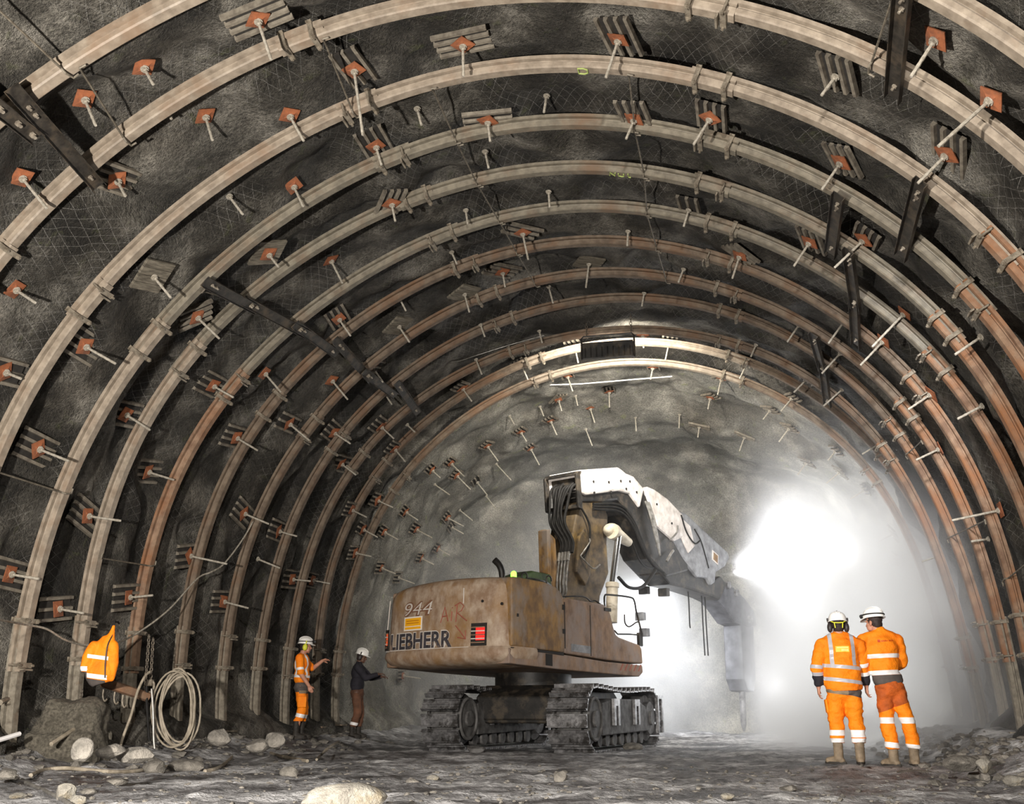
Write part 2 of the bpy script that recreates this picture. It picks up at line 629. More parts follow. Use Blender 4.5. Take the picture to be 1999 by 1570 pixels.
def vault(name, p0, p1, y0, y1, material, step=.1):
    nu = max(4, int((p1 - p0) * 5.9 / step))
    nv = int((y1 - y0) / step)

    def fn(u, v):
        return wall_pt(p0 + (p1 - p0) * u, y0 + (y1 - y0) * v)
    me = grid_mesh(name, nu, nv, fn, material, lambda u, v: ((p0 + (p1 - p0) * u) * 5.9, y0 + (y1 - y0) * v))
    o = link(name, me)
    tag(o, kind='structure')
    return o


YB = 21.0
PA, PB = radians(52), radians(124)
lab = {'wall_right': 'rough shotcreted right tunnel wall behind the steel arches', 'ceiling': 'dark rock crown of the tunnel covered with wire mesh',
       'wall_left': 'rough shotcreted left tunnel wall behind the steel arches'}
for nm, p0, p1 in (('wall_right', PH0, PA), ('ceiling', PA, PB), ('wall_left', PB, PH1)):
    o = vault(nm, p0, p1, -2.0, YB, MATS['rock_lined'])
    tag(o, lab[nm], 'wall' if 'wall' in nm else 'ceiling')
# bare excavated vault beyond the last arch and the curved working face
me_parts = []
o = vault('wall_bare', PH0, PH1, YB, 30.0, MATS['rock_face_lit'], .11)
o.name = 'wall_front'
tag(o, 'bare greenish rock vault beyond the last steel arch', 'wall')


def face_fn(u, v):
    x = -9.6 + 14.6 * u
    z = -.6 + 9.2 * v
    rho = hypot((x + 2.3) / 6.0, (z - 1.9) / 6.0)
    y = 28.9 - 2.0 * min(1.3, rho) ** 3 + .45 * mn.noise(V((x * .5, z * .5, 11))) + .18 * mn.noise(V((x * 1.6, z * 1.6, 4))) + .05 * mn.noise(V((x * 5, z * 5, 4)))
    return V((x, y, z))


o = link('wall_back', grid_mesh('wall_back', 120, 80, face_fn, MATS['rock_face_lit']))
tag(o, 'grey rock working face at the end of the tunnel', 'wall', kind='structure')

# ------------------------------------------------------------------ floor
m = bpy.data.materials.new('mud')
t = NT(m)
pos = t.new('ShaderNodeNewGeometry').outputs['Position']
n1 = t.noise(pos, .9, 5, .62)
n2 = t.noise(pos, 6, 4, .7)
n3 = t.noise(pos, 30, 3, .7)
c = t.ramp(n1, [(.36, (.075, .072, .073)), (.5, (.27, .262, .262)), (.62, (.54, .528, .526))])
c = t.mix(1.0, c, t.ramp(n2, [(.34, (.30, .30, .30)), (.58, (1.25, 1.25, 1.25))]), 'MULTIPLY')
bits = t.ramp(n3, [(.66, (0, 0, 0)), (.70, (1, 1, 1))])
c = t.mix(t.math('MULTIPLY', bits, .6), c, (.42, .41, .39, 1))
t.link(c, t.b.inputs['Base Color'])
t.link(t.ramp(n1, [(.35, (.42, .42, .42)), (.6, (.9, .9, .9))]), t.b.inputs['Roughness'])
hb = t.math('ADD', n2, t.math('MULTIPLY', n3, .5))
t.link(t.bump(hb, .9, .06), t.b.inputs['Normal'])
MATS['mud'] = m


def floor_fn(u, v):
    x = -9.4 + 13.6 * u
    y = -2 + 31.5 * v
    return V((x, y, ground_z(x, y)))


o = link('floor', grid_mesh('floor', 200, 460, floor_fn, MATS['mud']))
tag(o, 'rutted grey mud floor of the tunnel', 'floor', kind='structure')

# ------------------------------------------------------------------ steel arches
SECT = [(-.05, 0), (.05, 0), (.066, .012), (.071, .056), (.044, .060), (.044, .084), (.102, .086), (.104, .124), (.074, .127), (.062, .127), (.038, .03), (-.038, .03), (-.062, .127), (-.074, .127), (-.104, .124), (-.102, .086), (-.044, .084), (-.044, .060), (-.071, .056), (-.066, .012)]
SEGS = [('crown_segment', 63, 109, 0, 0), ('haunch_segment', 104, 148, .022, 1), ('haunch_segment', 29, 68, .022, 1), ('side_segment', 142.5, 187, 0, 2), ('side_segment', -7, 33.5, 0, 2),
        ('leg_segment', 181, 196, .022, 3), ('leg_segment', -16, -1, .022, 3)]
CLAMPS = [105, 108.3, 63.8, 67.3, 143.3, 147.3, 29.8, 33.0, 181.8, 186.4, -1.6, -6.4]


def frame(k, deg, out=0.0):
    p = radians(deg)
    P = rib_pt(k, p, out)
    e = .01
    tan = (rib_pt(k, p + e) - rib_pt(k, p - e)).normalized()
    ax = V((0, 1, 0))
    rad = ax.cross(tan).normalized()
    if rad.dot(V((cos(p), 0, sin(p)))) < 0:
        rad = -rad
    return P, tan, ax, rad


cl = MB()
# local axes: x = along the axis of the tunnel, y = tangent, z = outward
cl.box((0, 0, -.014), (.215, .055, .018))
for s in (-1, 1):
    cl.box((s * .112, 0, .06), (.02, .05, .16))
    cl.box((s * .112, 0, .145), (.07, .06, .02))
    cl.cyl((s * .085, 0, -.05), (s * .085, 0, .0), .014, n=8)
    cl.cyl((s * .085, 0, -.035), (s * .085, 0, -.02), .026, n=6)
CLAMP_ME = cl.mesh('clamp', MATS['clamp_steel'])
cl = MB()
cl.box((0, 0, -.014), (.23, .06, .02))
cl.tube([(-.11, 0, -.03), (-.118, 0, .1), (-.06, 0, .15), (.06, 0, .15), (.118, 0, .1), (.11, 0, -.03)], .013, 6)
cl.box((.0, .05, -.045), (.16, .02, .05))
for s in (-1, 1):
    cl.cyl((s * .11, 0, -.05), (s * .11, 0, .02), .015, n=8)
CLAMP2_ME = cl.mesh('clamp', MATS['clamp_steel'])

ORD = ['first', 'second', 'third', 'fourth', 'fifth', 'sixth', 'seventh', 'eighth', 'ninth', 'tenth', 'eleventh', 'twelfth', 'thirteenth', 'fourteenth', 'fifteenth', 'sixteenth', 'seventeenth', 'eighteenth', 'nineteenth', 'twentieth']
RIB_LABEL = ['pale steel arch nearest the camera, only its two haunches in the picture', 'second steel arch from the camera, its crown touching the top edge',
             'third steel arch from the camera with a green chalk mark at its crown', 'fourth steel arch from the camera, rust tinted at its crown',
             'fifth steel arch from the camera with faint green writing at its crown', 'sixth steel arch from the camera, its left foot beside the hanging hose coil',
             'seventh steel arch from the camera, rusty on its right side', 'eighth steel arch from the camera, rusty left leg on a grey dusty foot',
             'ninth steel arch from the camera, standing just before the worker in orange', 'tenth steel arch from the camera, directly behind the orange worker on the left',
             'eleventh steel arch from the camera, lit behind the hanging floodlight', 'twelfth and last steel arch, brightest under the floodlight before the bare rock']
for k in range(NR):
    org = V((RX[k], RY[k], .4))
    R = empty('steel_arch', org, RIB_LABEL[k], 'arch', 'steel support arches of the tunnel')
    for name, d0, d1, out, mi in SEGS:
        n = max(6, int((d1 - d0) / 1.6))
        mb = MB()
        rings = []
        for i in range(n + 1):
            P, tan, ax, rad = frame(k, d0 + (d1 - d0) * i / n, out)
            rings.append([P + ax * a + rad * b - org for a, b in SECT])
        mb.loft(rings)
        if k >= 6:
            mm = MATS['rib_brown']
        elif k in (3, 4, 5):
            mm = MATS['rib_green'] if mi < 2 else MATS['rib_rust' if k == 5 else 'rib_steel']
        else:
            mm = MATS['rib_steel']
        if k >= 10:
            mm = MATS['rib_brown'] if mi else MATS['rib_steel']
        if k >= 2 and name == 'side_segment' and d0 < 0:
            mm = MATS['rib_rust']
        if mi == 3:
            mm = MATS['leg_dusty']
        o = mb.build(name, mm, R, 30)
    for j, d in enumerate(CLAMPS):
        P, tan, ax, rad = frame(k, d + .5 * mn.noise(V((k * 3.3, j * 1.7, 0))), -.004)
        o = link('clamp', CLAMP_ME if (j + k) % 3 else CLAMP2_ME, R)
        o.matrix_local = Matrix.Translation(P - org) @ Matrix((ax, tan, rad)).transposed().to_4x4()
    for d in (195.6, -15.6):                                          # foot plates
        P, tan, ax, rad = frame(k, d, .06)
        mb = MB()
        mb.box(P - org, (.34, .3, .03))
        mb.build('foot_plate', MATS['leg_dusty'], R)
    # green chalk marks at the crown
    strokes = {2: [[(-.1, -.05), (-.1, .05), (-.04, .055), (.0, .03), (.0, -.03), (-.04, -.055), (-.1, -.05)]],
               4: [[(-.17, -.045), (-.16, .045), (-.1, -.045), (-.09, .045)], [(-.05, .03), (-.05, -.03), (-.01, -.045), (.02, -.03), (.02, .03)], [(.08, .05), (.08, -.045), (.11, -.045)]]}.get(k)
    if strokes:
        px = {2: (1147, 139), 4: (1215, 341)}[k]
        P0 = at_y(px[0], px[1], RY[k])
        d = math.degrees(atan2(P0.z - RZ[k], P0.x - RX[k]))
        P, tan, ax, rad = frame(k, d, -.012)
        if tan.x < 0:
            tan = -tan
        mb = MB()
        for st in strokes:
            mb.tube([P - org + tan * a - ax * b * .9 for a, b in st], .009, 6)
        mb.build('chalk_mark', MATS['spray_green'], R)

# ------------------------------------------------------------------ rock bolts
def on_wall(u, v, y0, y1):
    """where the sight line through a pixel comes closest to the rock between two depths"""
    best = None
    n = 24
    for i in range(n + 1):
        y = y0 + (y1 - y0) * i / n
        P = at_y(u, v, y)
        C = base_pt(radians(90), y)
        cx = lerp(RX[0], RX[-1], .5)
        cz = 1.93
        p = atan2(P.z - cz, P.x - cx)
        if p < -pi / 2:
            p += 2 * pi
        W = wall_pt(p, y)
        e = abs(hypot(P.x - cx, P.z - cz) - hypot(W.x - cx, W.z - cz))
        if best is None or e < best[0]:
            best = (e, p, y)
    return best[1], best[2]


def wall_frame(p, y):
    P = wall_pt(p, y)
    t = (base_pt(p + .01, y) - base_pt(p - .01, y)).normalized()
    ax = V((0, 1, 0))
    inn = t.cross(ax).normalized()
    if inn.dot(V((cos(p), 0, sin(p)))) > 0:
        inn = -inn
    return P, t, ax, inn


# shared parts, local axes: x along the tunnel, y round the vault, z into the room
def strap_mesh(n, L, w, hgt=.045):
    mb = MB()
    mb.box((0, 0, .004), (L * .94, w - .03, .016), None, 1)
    for i in range(n):
        y = (i / (n - 1) - .5) * (w - .04)
        rings = []
        for x in (-L / 2, L / 2):
            rings.append([V((x, y - .026, .0)), V((x, y - .018, hgt)), V((x, y + .018, hgt)), V((x, y + .026, .0))])
        mb.loft(rings)
    return mb.mesh('backing_strap', [MATS['strap_dark'], MATS['strap_back']])


STRAP = [strap_mesh(4, .62, .36), strap_mesh(3, .6, .3), strap_mesh(4, .5, .34)]
mb = MB()
for i in range(4):
    mb.box((0, (i - 1.5) * .105, .02), (.44, .098, .035))
TIMBER = mb.mesh('timber_board', MATS['timber_grey'])
mb = MB()
pl = []
for s, z in ((.095, 0), (.097, .012), (.05, .018), (.03, .03)):
    pl.append([V((-s, -s, z)), V((s, -s, z)), V((s, s, z)), V((-s, s, z))])
mb.loft(pl)
PLATE = mb.mesh('bearing_plate', MATS['plate_rust'])
mb = MB()
mb.cyl((0, 0, 0), (0, 0, .035), .032, n=6)
mb.cyl((0, 0, .0), (0, 0, .012), .042, n=12)
NUT = mb.mesh('nut', MATS['rod_steel'])


def rod_mesh(L, m, r=.017):
    mb = MB()
    n = 10
    pts = [(0, 0, L * i / n) for i in range(n + 1)]
    rr = [r * (1.0 if i % 2 else .86) for i in range(n + 1)]
    mb.tube(pts, rr, 8)
    return mb.mesh('rod', m, 40)


ROD = {(L, d): rod_mesh(L, MATS['rod_dark' if d else 'rod_steel']) for L in (.25, .35, .45, .6, .8) for d in (0, 1)}

BOLTS = []


def bolt(u, v, b, strap=0, rod=.35, plate=1, rot=0, dark=0):
    """b: bay (0 = between the first and second arch); None = bare rock"""
    if b is None:
        p, y = on_wall(u, v, 20.95, 25.6)
    else:
        y0 = RY[b] if b >= 0 else RY[0] - 1.2
        y1 = RY[b + 1]
        p, y = on_wall(u, v, y0 + .22, y1 - .16)
    BOLTS.append([p, y, b, strap, rod, plate, rot, dark])


# u, v, bay, strap (0 none, 1-3 ribbed straps, 4 timber), rod, plate, rotation, dark rod
for a in [
    (195, 155, 0, 0, .35, 1, 20), (525, 12, 0, 1, .45, 1, 80), (1900, 150, 0, 0, .6, 1, 10), (1790, 40, 0, 0, .35, 1, 0), (310, 100, 0, 0, .25, 1, 40), (72, 300, 0, 0, .45, 1, 30),
    (415, 208, 1, 0, .35, 1, 10), (697, 118, 1, 2, .8, 1, 5), (905, 72, 1, 1, .35, 1, 92), (1205, 60, 1, 1, .45, 1, 4), (240, 318, 1, 3, .25, 1, 10), (45, 528, 1, 0, .35, 1, 10), (1842, 275, 1, 1, .35, 1, 12),
    (1620, 122, 1, 3, .25, 0, 15), (585, 248, 1, 0, .35, 1, 20), (8, 700, 1, 2, .25, 1, 5), (300, 100, 1, 0, .25, 0, 0),
    (588, 374, 2, 0, .35, 1, 0), (740, 292, 2, 1, .25, 1, 4), (952, 240, 2, 2, .25, 1, 88), (1384, 212, 2, 3, .35, 1, 5), (1232, 232, 2, 1, .25, 1, 0), (1638, 298, 2, 3, .35, 1, 30), (450, 370, 2, 0, .35, 0, 0),
    (162, 655, 2, 1, .45, 1, 0), (300, 522, 2, 4, .35, 0, 25), (68, 855, 2, 1, .45, 1, 5), (12, 1100, 2, 1, .35, 1, 0), (815, 205, 2, 0, .25, 0, 0), (1065, 180, 2, 0, .25, 0, 0),
    (525, 478, 3, 4, .25, 1, 35), (383, 602, 3, 3, .45, 1, 60), (258, 806, 3, 1, .45, 1, 8), (775, 392, 3, 3, .25, 1, -35), (158, 998, 3, 1, .45, 1, -10), (1695, 468, 3, 3, .45, 1, 5), (955, 285, 3, 0, .25, 0, 0),
    (1892, 668, 3, 0, .35, 0, 0), (100, 1180, 3, 2, .35, 1, 0),
    (416, 742, 4, 1, .35, 1, 10), (650, 498, 4, 0, .45, 1, 0), (316, 922, 4, 1, .45, 1, 6), (1352, 400, 4, 2, .25, 0, 4), (1590, 470, 4, 3, .35, 1, 15), (1752, 622, 4, 0, .6, 1, 0), (240, 1160, 4, 1, .35, 1, 0),
    (1079, 366, 4, 0, .25, 0, 0), (915, 402, 4, 0, .25, 0, 0), (1912, 792, 4, 0, .35, 0, 0),
    (515, 722, 5, 0, .45, 1, 0), (460, 855, 5, 1, .45, 1, 15), (658, 612, 5, 3, .35, 1, 0), (358, 1088, 5, 1, .6, 1, 5), (1025, 442, 5, 2, .45, 1, 45), (1458, 490, 5, 3, .35, 1, 45), (1688, 710, 5, 0, .45, 1, 0), (1826, 776, 5, 0, .35, 1, 0),
    (1235, 445, 5, 0, .25, 0, 0), (885, 485, 5, 0, .25, 0, 0), (1930, 1010, 5, 0, .6, 1, 0),
    (554, 826, 6, 2, .45, 1, 0), (640, 742, 6, 0, .45, 1, 0), (464, 1006, 6, 1, .45, 1, -20), (902, 566, 6, 4, .35, 0, 30), (980, 535, 6, 1, .25, 1, 30), (772, 632, 6, 4, .35, 0, 30), (430, 1182, 6, 1, .45, 1, 0), (1150, 518, 6, 4, .45, 0, 60),
    (1340, 520, 6, 0, .25, 0, 0), (1670, 612, 6, 0, .6, 0, 0), (1838, 884, 6, 0, .35, 1, 0), (1928, 1062, 6, 0, .25, 0, 0), (770, 560, 6, 0, .35, 0, 0),
    (590, 1062, 7, 1, .35, 1, 0), (494, 1100, 7, 0, .45, 0, 0), (715, 712, 7, 2, .35, 1, 10), (1650, 690, 7, 0, .45, 0, 0), (1568, 632, 7, 0, .35, 0, 0), (660, 862, 7, 1, .35, 1, 0), (935, 640, 7, 0, .25, 0, 0), (1072, 582, 7, 0, .35, 0, 0), (1258, 575, 7, 0, .25, 0, 0),
    (620, 1142, 8, 1, .35, 1, 0), (690, 922, 8, 1, .35, 1, 0), (740, 830, 8, 1, .35, 1, 0), (928, 698, 8, 0, .35, 0, 0), (1052, 640, 8, 0, .25, 0, 0), (1640, 770, 8, 0, .45, 0, 0), (1480, 672, 8, 0, .25, 0, 0), (700, 720, 8, 0, .45, 0, 0),
    (652, 1150, 9, 1, .35, 1, 0), (690, 1008, 9, 1, .35, 1, 0), (765, 885, 9, 1, .35, 1, 10), (893, 760, 9, 1, .35, 1, 20), (1555, 770, 9, 3, .35, 0, 0), (1690, 890, 9, 0, .35, 0, 0), (1790, 1100, 9, 0, .35, 0, 0), (800, 845, 9, 0, .25, 0, 0),
    (1003, 698, 10, 3, .35, 1, 20), (1113, 668, 10, 1, .35, 1, 10), (1303, 660, 10, 1, .35, 1, -15), (1250, 650, 10, 0, .25, 1, 0), (1462, 700, 10, 1, .35, 0, 0), (758, 1000, 10, 1, .35, 1, 0), (690, 1090, 10, 1, .35, 1, 0), (1548, 785, 10, 3, .35, 0, -30), (720, 1050, 10, 2, .35, 1, 0),
]:
    bolt(*a)
bare = [(942, 869, 3, .45, 1, 10), (1009, 840, 3, .25, 1, 10), (1028, 872, 3, .45, 1, 10), (1068, 815, 3, .35, 1, 5), (1085, 776, 3, .25, 1, -30), (1187, 758, 3, .35, 1, 0), (1150, 798, 0, .35, 1, 0), (870, 905, 3, .45, 1, 5), (880, 928, 3, .45, 1, 5),
        (828, 916, 3, .25, 1, 0), (782, 1005, 3, .35, 1, 0), (805, 1040, 1, .45, 1, 0), (864, 1014, 3, .45, 1, 0), (850, 1078, 3, .35, 1, 0), (741, 1046, 3, .35, 1, 0), (812, 1096, 3, .35, 1, 0), (900, 1050, 3, .35, 0, 0), (730, 1116, 3, .35, 1, 0),
        (770, 1136, 3, .45, 0, 0), (920, 940, 2, .45, 0, 0), (946, 975, 0, .45, 0, 0), (1100, 712, 3, .35, 1, 0), (1277, 700, 3, .25, 1, 0), (1392, 770, 3, .25, 1, -30), (1415, 732, 2, .35, 1, -20), (1514, 795, 3, .25, 0, -30), (1552, 832, 3, .35, 0, -30),
        (1583, 905, 2, .35, 0, -30), (1651, 924, 3, .35, 0, -30), (1756, 1050, 3, .35, 0, -30), (1766, 1100, 3, .35, 0, -30), (1645, 880, 3, .25, 0, -20), (1328, 810, 0, .35, 0, 0), (1140, 835, 0, .45, 0, 0), (1240, 815, 0, .35, 0, 0), (1370, 825, 2, .25, 0, 90),
        (1460, 850, 2, .35, 0, 90), (960, 905, 0, .6, 0, 0), (890, 1000, 0, .45, 0, 0), (840, 950, 0, .45, 0, 0), (1050, 795, 0, .25, 0, 0), (990, 815, 0, .25, 0, 0), (1700, 960, 3, .35, 0, -20), (1120, 770, 0, .25, 0, 0), (775, 1330, 3, .45, 1, 0)]
for u, v, st, rl, plt, rot in bare:
    bolt(u, v, None, st, rl, plt, rot)

SIDE = lambda p: 'right wall' if p < radians(52) else ('left wall' if p > radians(128) else 'crown')
bays = {}
for q in BOLTS:
    bays.setdefault((q[2], SIDE(q[0])), []).append(q)
BAYNAME = {b: 'between %s and %s arches' % (ORD[b], ORD[b + 1]) for b in range(11)}
BAYNAME[None] = 'in bare rock past the last arch'
ORD += ['twenty-' + q for q in ORD[:9]]
rnd = random.Random(3)
for (b, side), L in bays.items():
    L.sort(key=lambda q: q[0] if side == 'right wall' else -q[0])
    for i, (p, y, _, strap, rod, plate, rot, dark) in enumerate(L):
        n = len(L)
        if side == 'crown':
            which = 'only one overhead' if n == 1 else ORD[i] + ' from left overhead'
        else:
            which = ('only one on ' if n == 1 else ORD[i] + ' up the ') + side
        kind = 'rusty plated bolt' if plate else ('bolt through boards' if strap == 4 else ('bolt on ribbed strap' if strap else 'bare bolt rod'))
        P, t, ax, inn = wall_frame(p, y)
        P = P + inn * .05
        R = empty('rock_bolt', P, '%s %s, %s' % (kind, BAYNAME[b], which), 'rock bolt', 'rock bolts %s' % BAYNAME[b])
        R.rotation_mode = 'QUATERNION'
        R.rotation_quaternion = Matrix((ax, inn.cross(ax), inn)).transposed().to_quaternion()
        z = 0
        if strap:
            me = TIMBER if strap == 4 else STRAP[strap - 1]
            o = link('timber_board' if strap == 4 else 'backing_strap', me, R)
            o.rotation_euler = (0, 0, radians(rot + rnd.uniform(-9, 9)))
            if b is None or b >= 9:
                o.scale = (.85, .85, 1)
            z = .045
        if plate:
            o = link('bearing_plate', PLATE, R)
            o.location = (0, 0, z)
            o.rotation_euler = (rnd.uniform(-.15, .15), rnd.uniform(-.15, .15), radians(rnd.choice((0, 10, 35, 45, 20))))
            if b is None:
                o.scale = (.85, .85, 1)
            z += .026
        o = link('nut', NUT, R)
        o.location = (0, 0, z)
        o = link('rod', ROD[(rod, dark)], R)
        o.location = (0, 0, z)
        o.rotation_euler = (rnd.uniform(-.14, .14), rnd.uniform(-.14, .14), 0)

# ------------------------------------------------------------------ channel struts and spacer bars between the arches
def ang_on(k, u, v):
    P = at_y(u, v, RY[k])
    p = atan2(P.z - RZ[k], P.x - RX[k])
    return p + 2 * pi if p < -pi / 2 else p


def strut(k0, px0, k1, px1, label, e0=.22, e1=.22):
    p0, p1 = ang_on(k0, *px0), ang_on(k1, *px1)
    A, B = rib_pt(k0, p0, -.03), rib_pt(k1, p1, -.03)
    d = (B - A).normalized()
    A, B = A - d * e0, B + d * e1
    inn = -V((cos((p0 + p1) / 2), 0, sin((p0 + p1) / 2)))
    s = d.cross(inn).normalized()
    inn = s.cross(d).normalized()
    if inn.dot(V((cos(p0), 0, sin(p0)))) > 0:
        inn = -inn
    R = empty('channel_strut', A, label, 'strut', 'channel struts tying the arches together')
    w, h, t = .075, .055, .008
    sec = [(-w, 0), (w, 0), (w, h), (w - t, h), (w - t, t), (-w + t, t), (-w + t, h), (-w, h)]
    mb = MB()
    mb.loft([[q + s * a + inn * b for a, b in sec] for q in (A, B)])
    wbuild(mb, 'channel', MATS['channel_steel'], R)
    L = (B - A).length
    for f in (e0 / L, e0 / L + .07, 1 - e1 / L):
        q = A + (B - A) * f
        mb = MB()
        mb.cyl(q + inn * .005, q + inn * .025, .024, n=6)
        mb.cyl(q + inn * .025, q + inn * .055, .013, n=8)
        wbuild(mb, 'bolt', MATS['bolt_bright'], R)


for a in [
    (0, (52, 205), 1, (178, 348), 'dark channel strut between the first two arches at the upper left', .3, .2),
    (3, (405, 548), 4, (530, 640), 'dark channel strut between fourth and fifth arches on the left haunch'),
    (4, (528, 632), 5, (610, 672), 'dark channel strut between fifth and sixth arches on the left haunch'),
    (5, (612, 668), 6, (690, 730), 'dark channel strut between sixth and seventh arches on the left haunch'),
    (6, (700, 716), 7, (752, 772), 'dark channel strut between seventh and eighth arches on the left haunch'),
    (7, (752, 768), 8, (800, 806), 'dark channel strut between eighth and ninth arches on the left haunch'),
    (8, (806, 786), 9, (850, 845), 'brown channel strut between ninth and tenth arches on the left haunch'),
    (0, (1752, 10), 1, (1732, 185), 'long channel strut between the first two arches at the upper right', .35, .2),
    (2, (1796, 372), 3, (1760, 488), 'dark channel strut between third and fourth arches on the right haunch'),
    (3, (1640, 392), 4, (1628, 478), 'short dark channel strut between fourth and fifth arches on the right'),
    (4, (1664, 500), 5, (1650, 612), 'dark channel strut between fifth and sixth arches on the right haunch'),
    (5, (1652, 606), 6, (1644, 690), 'dark channel strut between sixth and seventh arches on the right haunch'),
    (7, (1610, 640), 8, (1606, 716), 'hazy channel strut between eighth and ninth arches on the right haunch'),
    (8, (1602, 726), 9, (1598, 800), 'hazy channel strut between ninth and tenth arches on the right haunch'),
]:
    strut(*a)
# second strut of the pair at the upper left that runs out of the frame
p0 = ang_on(0, 20, 226)
A0, B0 = rib_pt(0, p0, -.04, -1.0), rib_pt(0, p0, -.04, .32)
mb = MB()
d = (B0 - A0).normalized()
inn = -V((cos(p0), 0, sin(p0)))
s = d.cross(inn).normalized()
R = empty('channel_strut', A0, 'dark channel strut running out of the picture at the upper left edge', 'strut', 'channel struts tying the arches together')
sec = [(-.075, 0), (.075, 0), (.075, .055), (.067, .055), (.067, .008), (-.067, .008), (-.067, .055), (-.075, .055)]
mb.loft([[q + s * a + inn * b for a, b in sec] for q in (A0, B0)])
wbuild(mb, 'channel', MATS['channel_steel'], R)
for f in (.62, .8, .95):
    q = A0.lerp(B0, f)
    mb = MB()
    mb.cyl(q + inn * .005, q + inn * .03, .03, n=6)
    mb.cyl(q + inn * .03, q + inn * .07, .017, n=8)
    wbuild(mb, 'bolt', MATS['bolt_bright'], R)


def spacer(k0, px0, k1, px1, label):
    p0, p1 = ang_on(max(k0, 0), *px0), ang_on(k1, *px1)
    A = rib_pt(max(k0, 0), p0, .02) if k0 >= 0 else rib_pt(0, p1, .02, -1.15)
    B = rib_pt(k1, p1, .02)
    d = (B - A).normalized()
    mb = MB()
    rad = V((cos(p1), 0, sin(p1)))
    tan = d.cross(rad).normalized()
    A2, B2 = A - d * .02, B - d * .09
    mb.tube([A2 - rad * .05 + tan * .06, A2 - rad * .045, A2 + d * .14, B2, B2 + d * .04 - rad * .04, B2 + d * .13 - rad * .045 + tan * .02, B2 + d * .13 - rad * .045 + tan * .08], .011, 6)
    wthing(mb, 'spacer_bar', MATS['bar_steel'], label, 'spacer bar', 'hooked spacer bars between the arches')


crown1 = {2: (845, 190), 3: (890, 272), 4: (930, 352), 5: (975, 436), 6: (1010, 498), 7: (1050, 590)}
crown2 = {2: (1225, 150), 3: (1240, 250), 4: (1258, 342), 5: (1262, 418), 6: (1282, 486), 7: (1300, 548)}
for nm, D in (('left of the crown', crown1), ('right of the crown', crown2)):
    ks = sorted(D)
    for a, b in zip(ks, ks[1:]):
        spacer(a, D[a], b, D[b], 'hooked spacer bar %s between %s and %s arches' % (nm, ORD[a], ORD[b]))
spacer(-1, (135, 150), 0, (135, 150), 'hooked spacer bar reaching the nearest arch at the upper left')
spacer(0, (150, 125), 1, (247, 278), 'hooked spacer bar at the upper left between first and second arches')
spacer(0, (1722, 8), 1, (1697, 132), 'hooked spacer bar at the upper right between first and second arches')
spacer(1, (630, 74), 2, (690, 222), 'hooked spacer bar high on the left between second and third arches')
spacer(2, (12, 925), 3, (132, 965), 'hooked spacer bar low on the left between third and fourth arches')
spacer(4, (200, 1090), 5, (300, 1106), 'hooked spacer bar low on the left between fifth and sixth arches')
spacer(3, (300, 480), 4, (480, 590), 'hooked spacer bar on the left haunch between fourth and fifth arches')
spacer(5, (1985, 1090), 6, (1932, 1134), 'hooked spacer bar low on the right between sixth and seventh arches')
spacer(6, (1910, 1018), 8, (1850, 1050), 'long hooked spacer bar on the right reaching the ninth arch')
spacer(7, (1762, 880), 8, (1745, 900), 'hooked spacer bar on the right haunch between eighth and ninth arches')

# ------------------------------------------------------------------ hanging floodlight at the crown
yl = 18.0
P0, P1 = at_y(1138, 703, yl), at_y(1237, 702, yl)
P2 = at_y(1240, 668, yl)
wd, hh = (P1 - P0).length, .36
cx, cz = (P0.x + P1.x) / 2, P0.z
R = empty('hanging_floodlight', (cx, yl, cz), 'dark rectangular floodlight panel hung under the crown, seen from behind', 'floodlight')
mb = MB()
mb.box((cx, yl, cz + .16), (wd, .10, .32))
for i in range(9):
    mb.box((cx - wd * .44 + i * wd * .11, yl - .055, cz + .12), (.02, .03, .2))
wbuild(mb, 'housing', MATS['machine_black'], R, bevel=.01)
mb = MB()
x0, x1 = cx - wd / 2 - .02, cx + wd / 2 + .02
mb.tube([(x0, yl, cz), (x0, yl, cz + .42), (x0 + .04, yl, cz + .46), (x1 - .04, yl, cz + .46), (x1, yl, cz + .42), (x1, yl, cz)], .018, 8)
wbuild(mb, 'bracket', MATS['machine_black'], R)
mb = MB()
mb.box((cx, yl + .056, cz + .16), (wd * .92, .012, .26))
wbuild(mb, 'lamp_glass', MATS['lamp_glass'], R)
for x in (x0 + .1, x1 - .05):
    mb = MB()
    top = wall_pt(radians(90), yl).z + .1
    z, i = cz + .46, 0
    while z < top:
        c = V((x, yl, z + .03))
        a, b = (V((.02, 0, 0)), V((0, 0, .035))) if i % 2 else (V((0, .02, 0)), V((0, 0, .035)))
        mb.tube([c + a * cos(w) + b * sin(w) for w in [2 * pi * j / 8 for j in range(8)]], .006, 5, closed=True)
        z += .055
        i += 1
    wbuild(mb, 'chain', MATS['chain_steel'], R)
# pale tube lying across the crown beyond the last arch
A, B = at_y(1062, 752, 21.6), at_y(1312, 735, 21.6)
mb = MB()
mb.tube([A, A.lerp(B, .3) + V((0, 0, -.03)), A.lerp(B, .7) + V((0, 0, -.01)), B], .014, 8)
wthing(mb, 'plastic_hose', MATS['reflective_white'], 'thin white hose stretched across the crown under the last arch', 'hose')

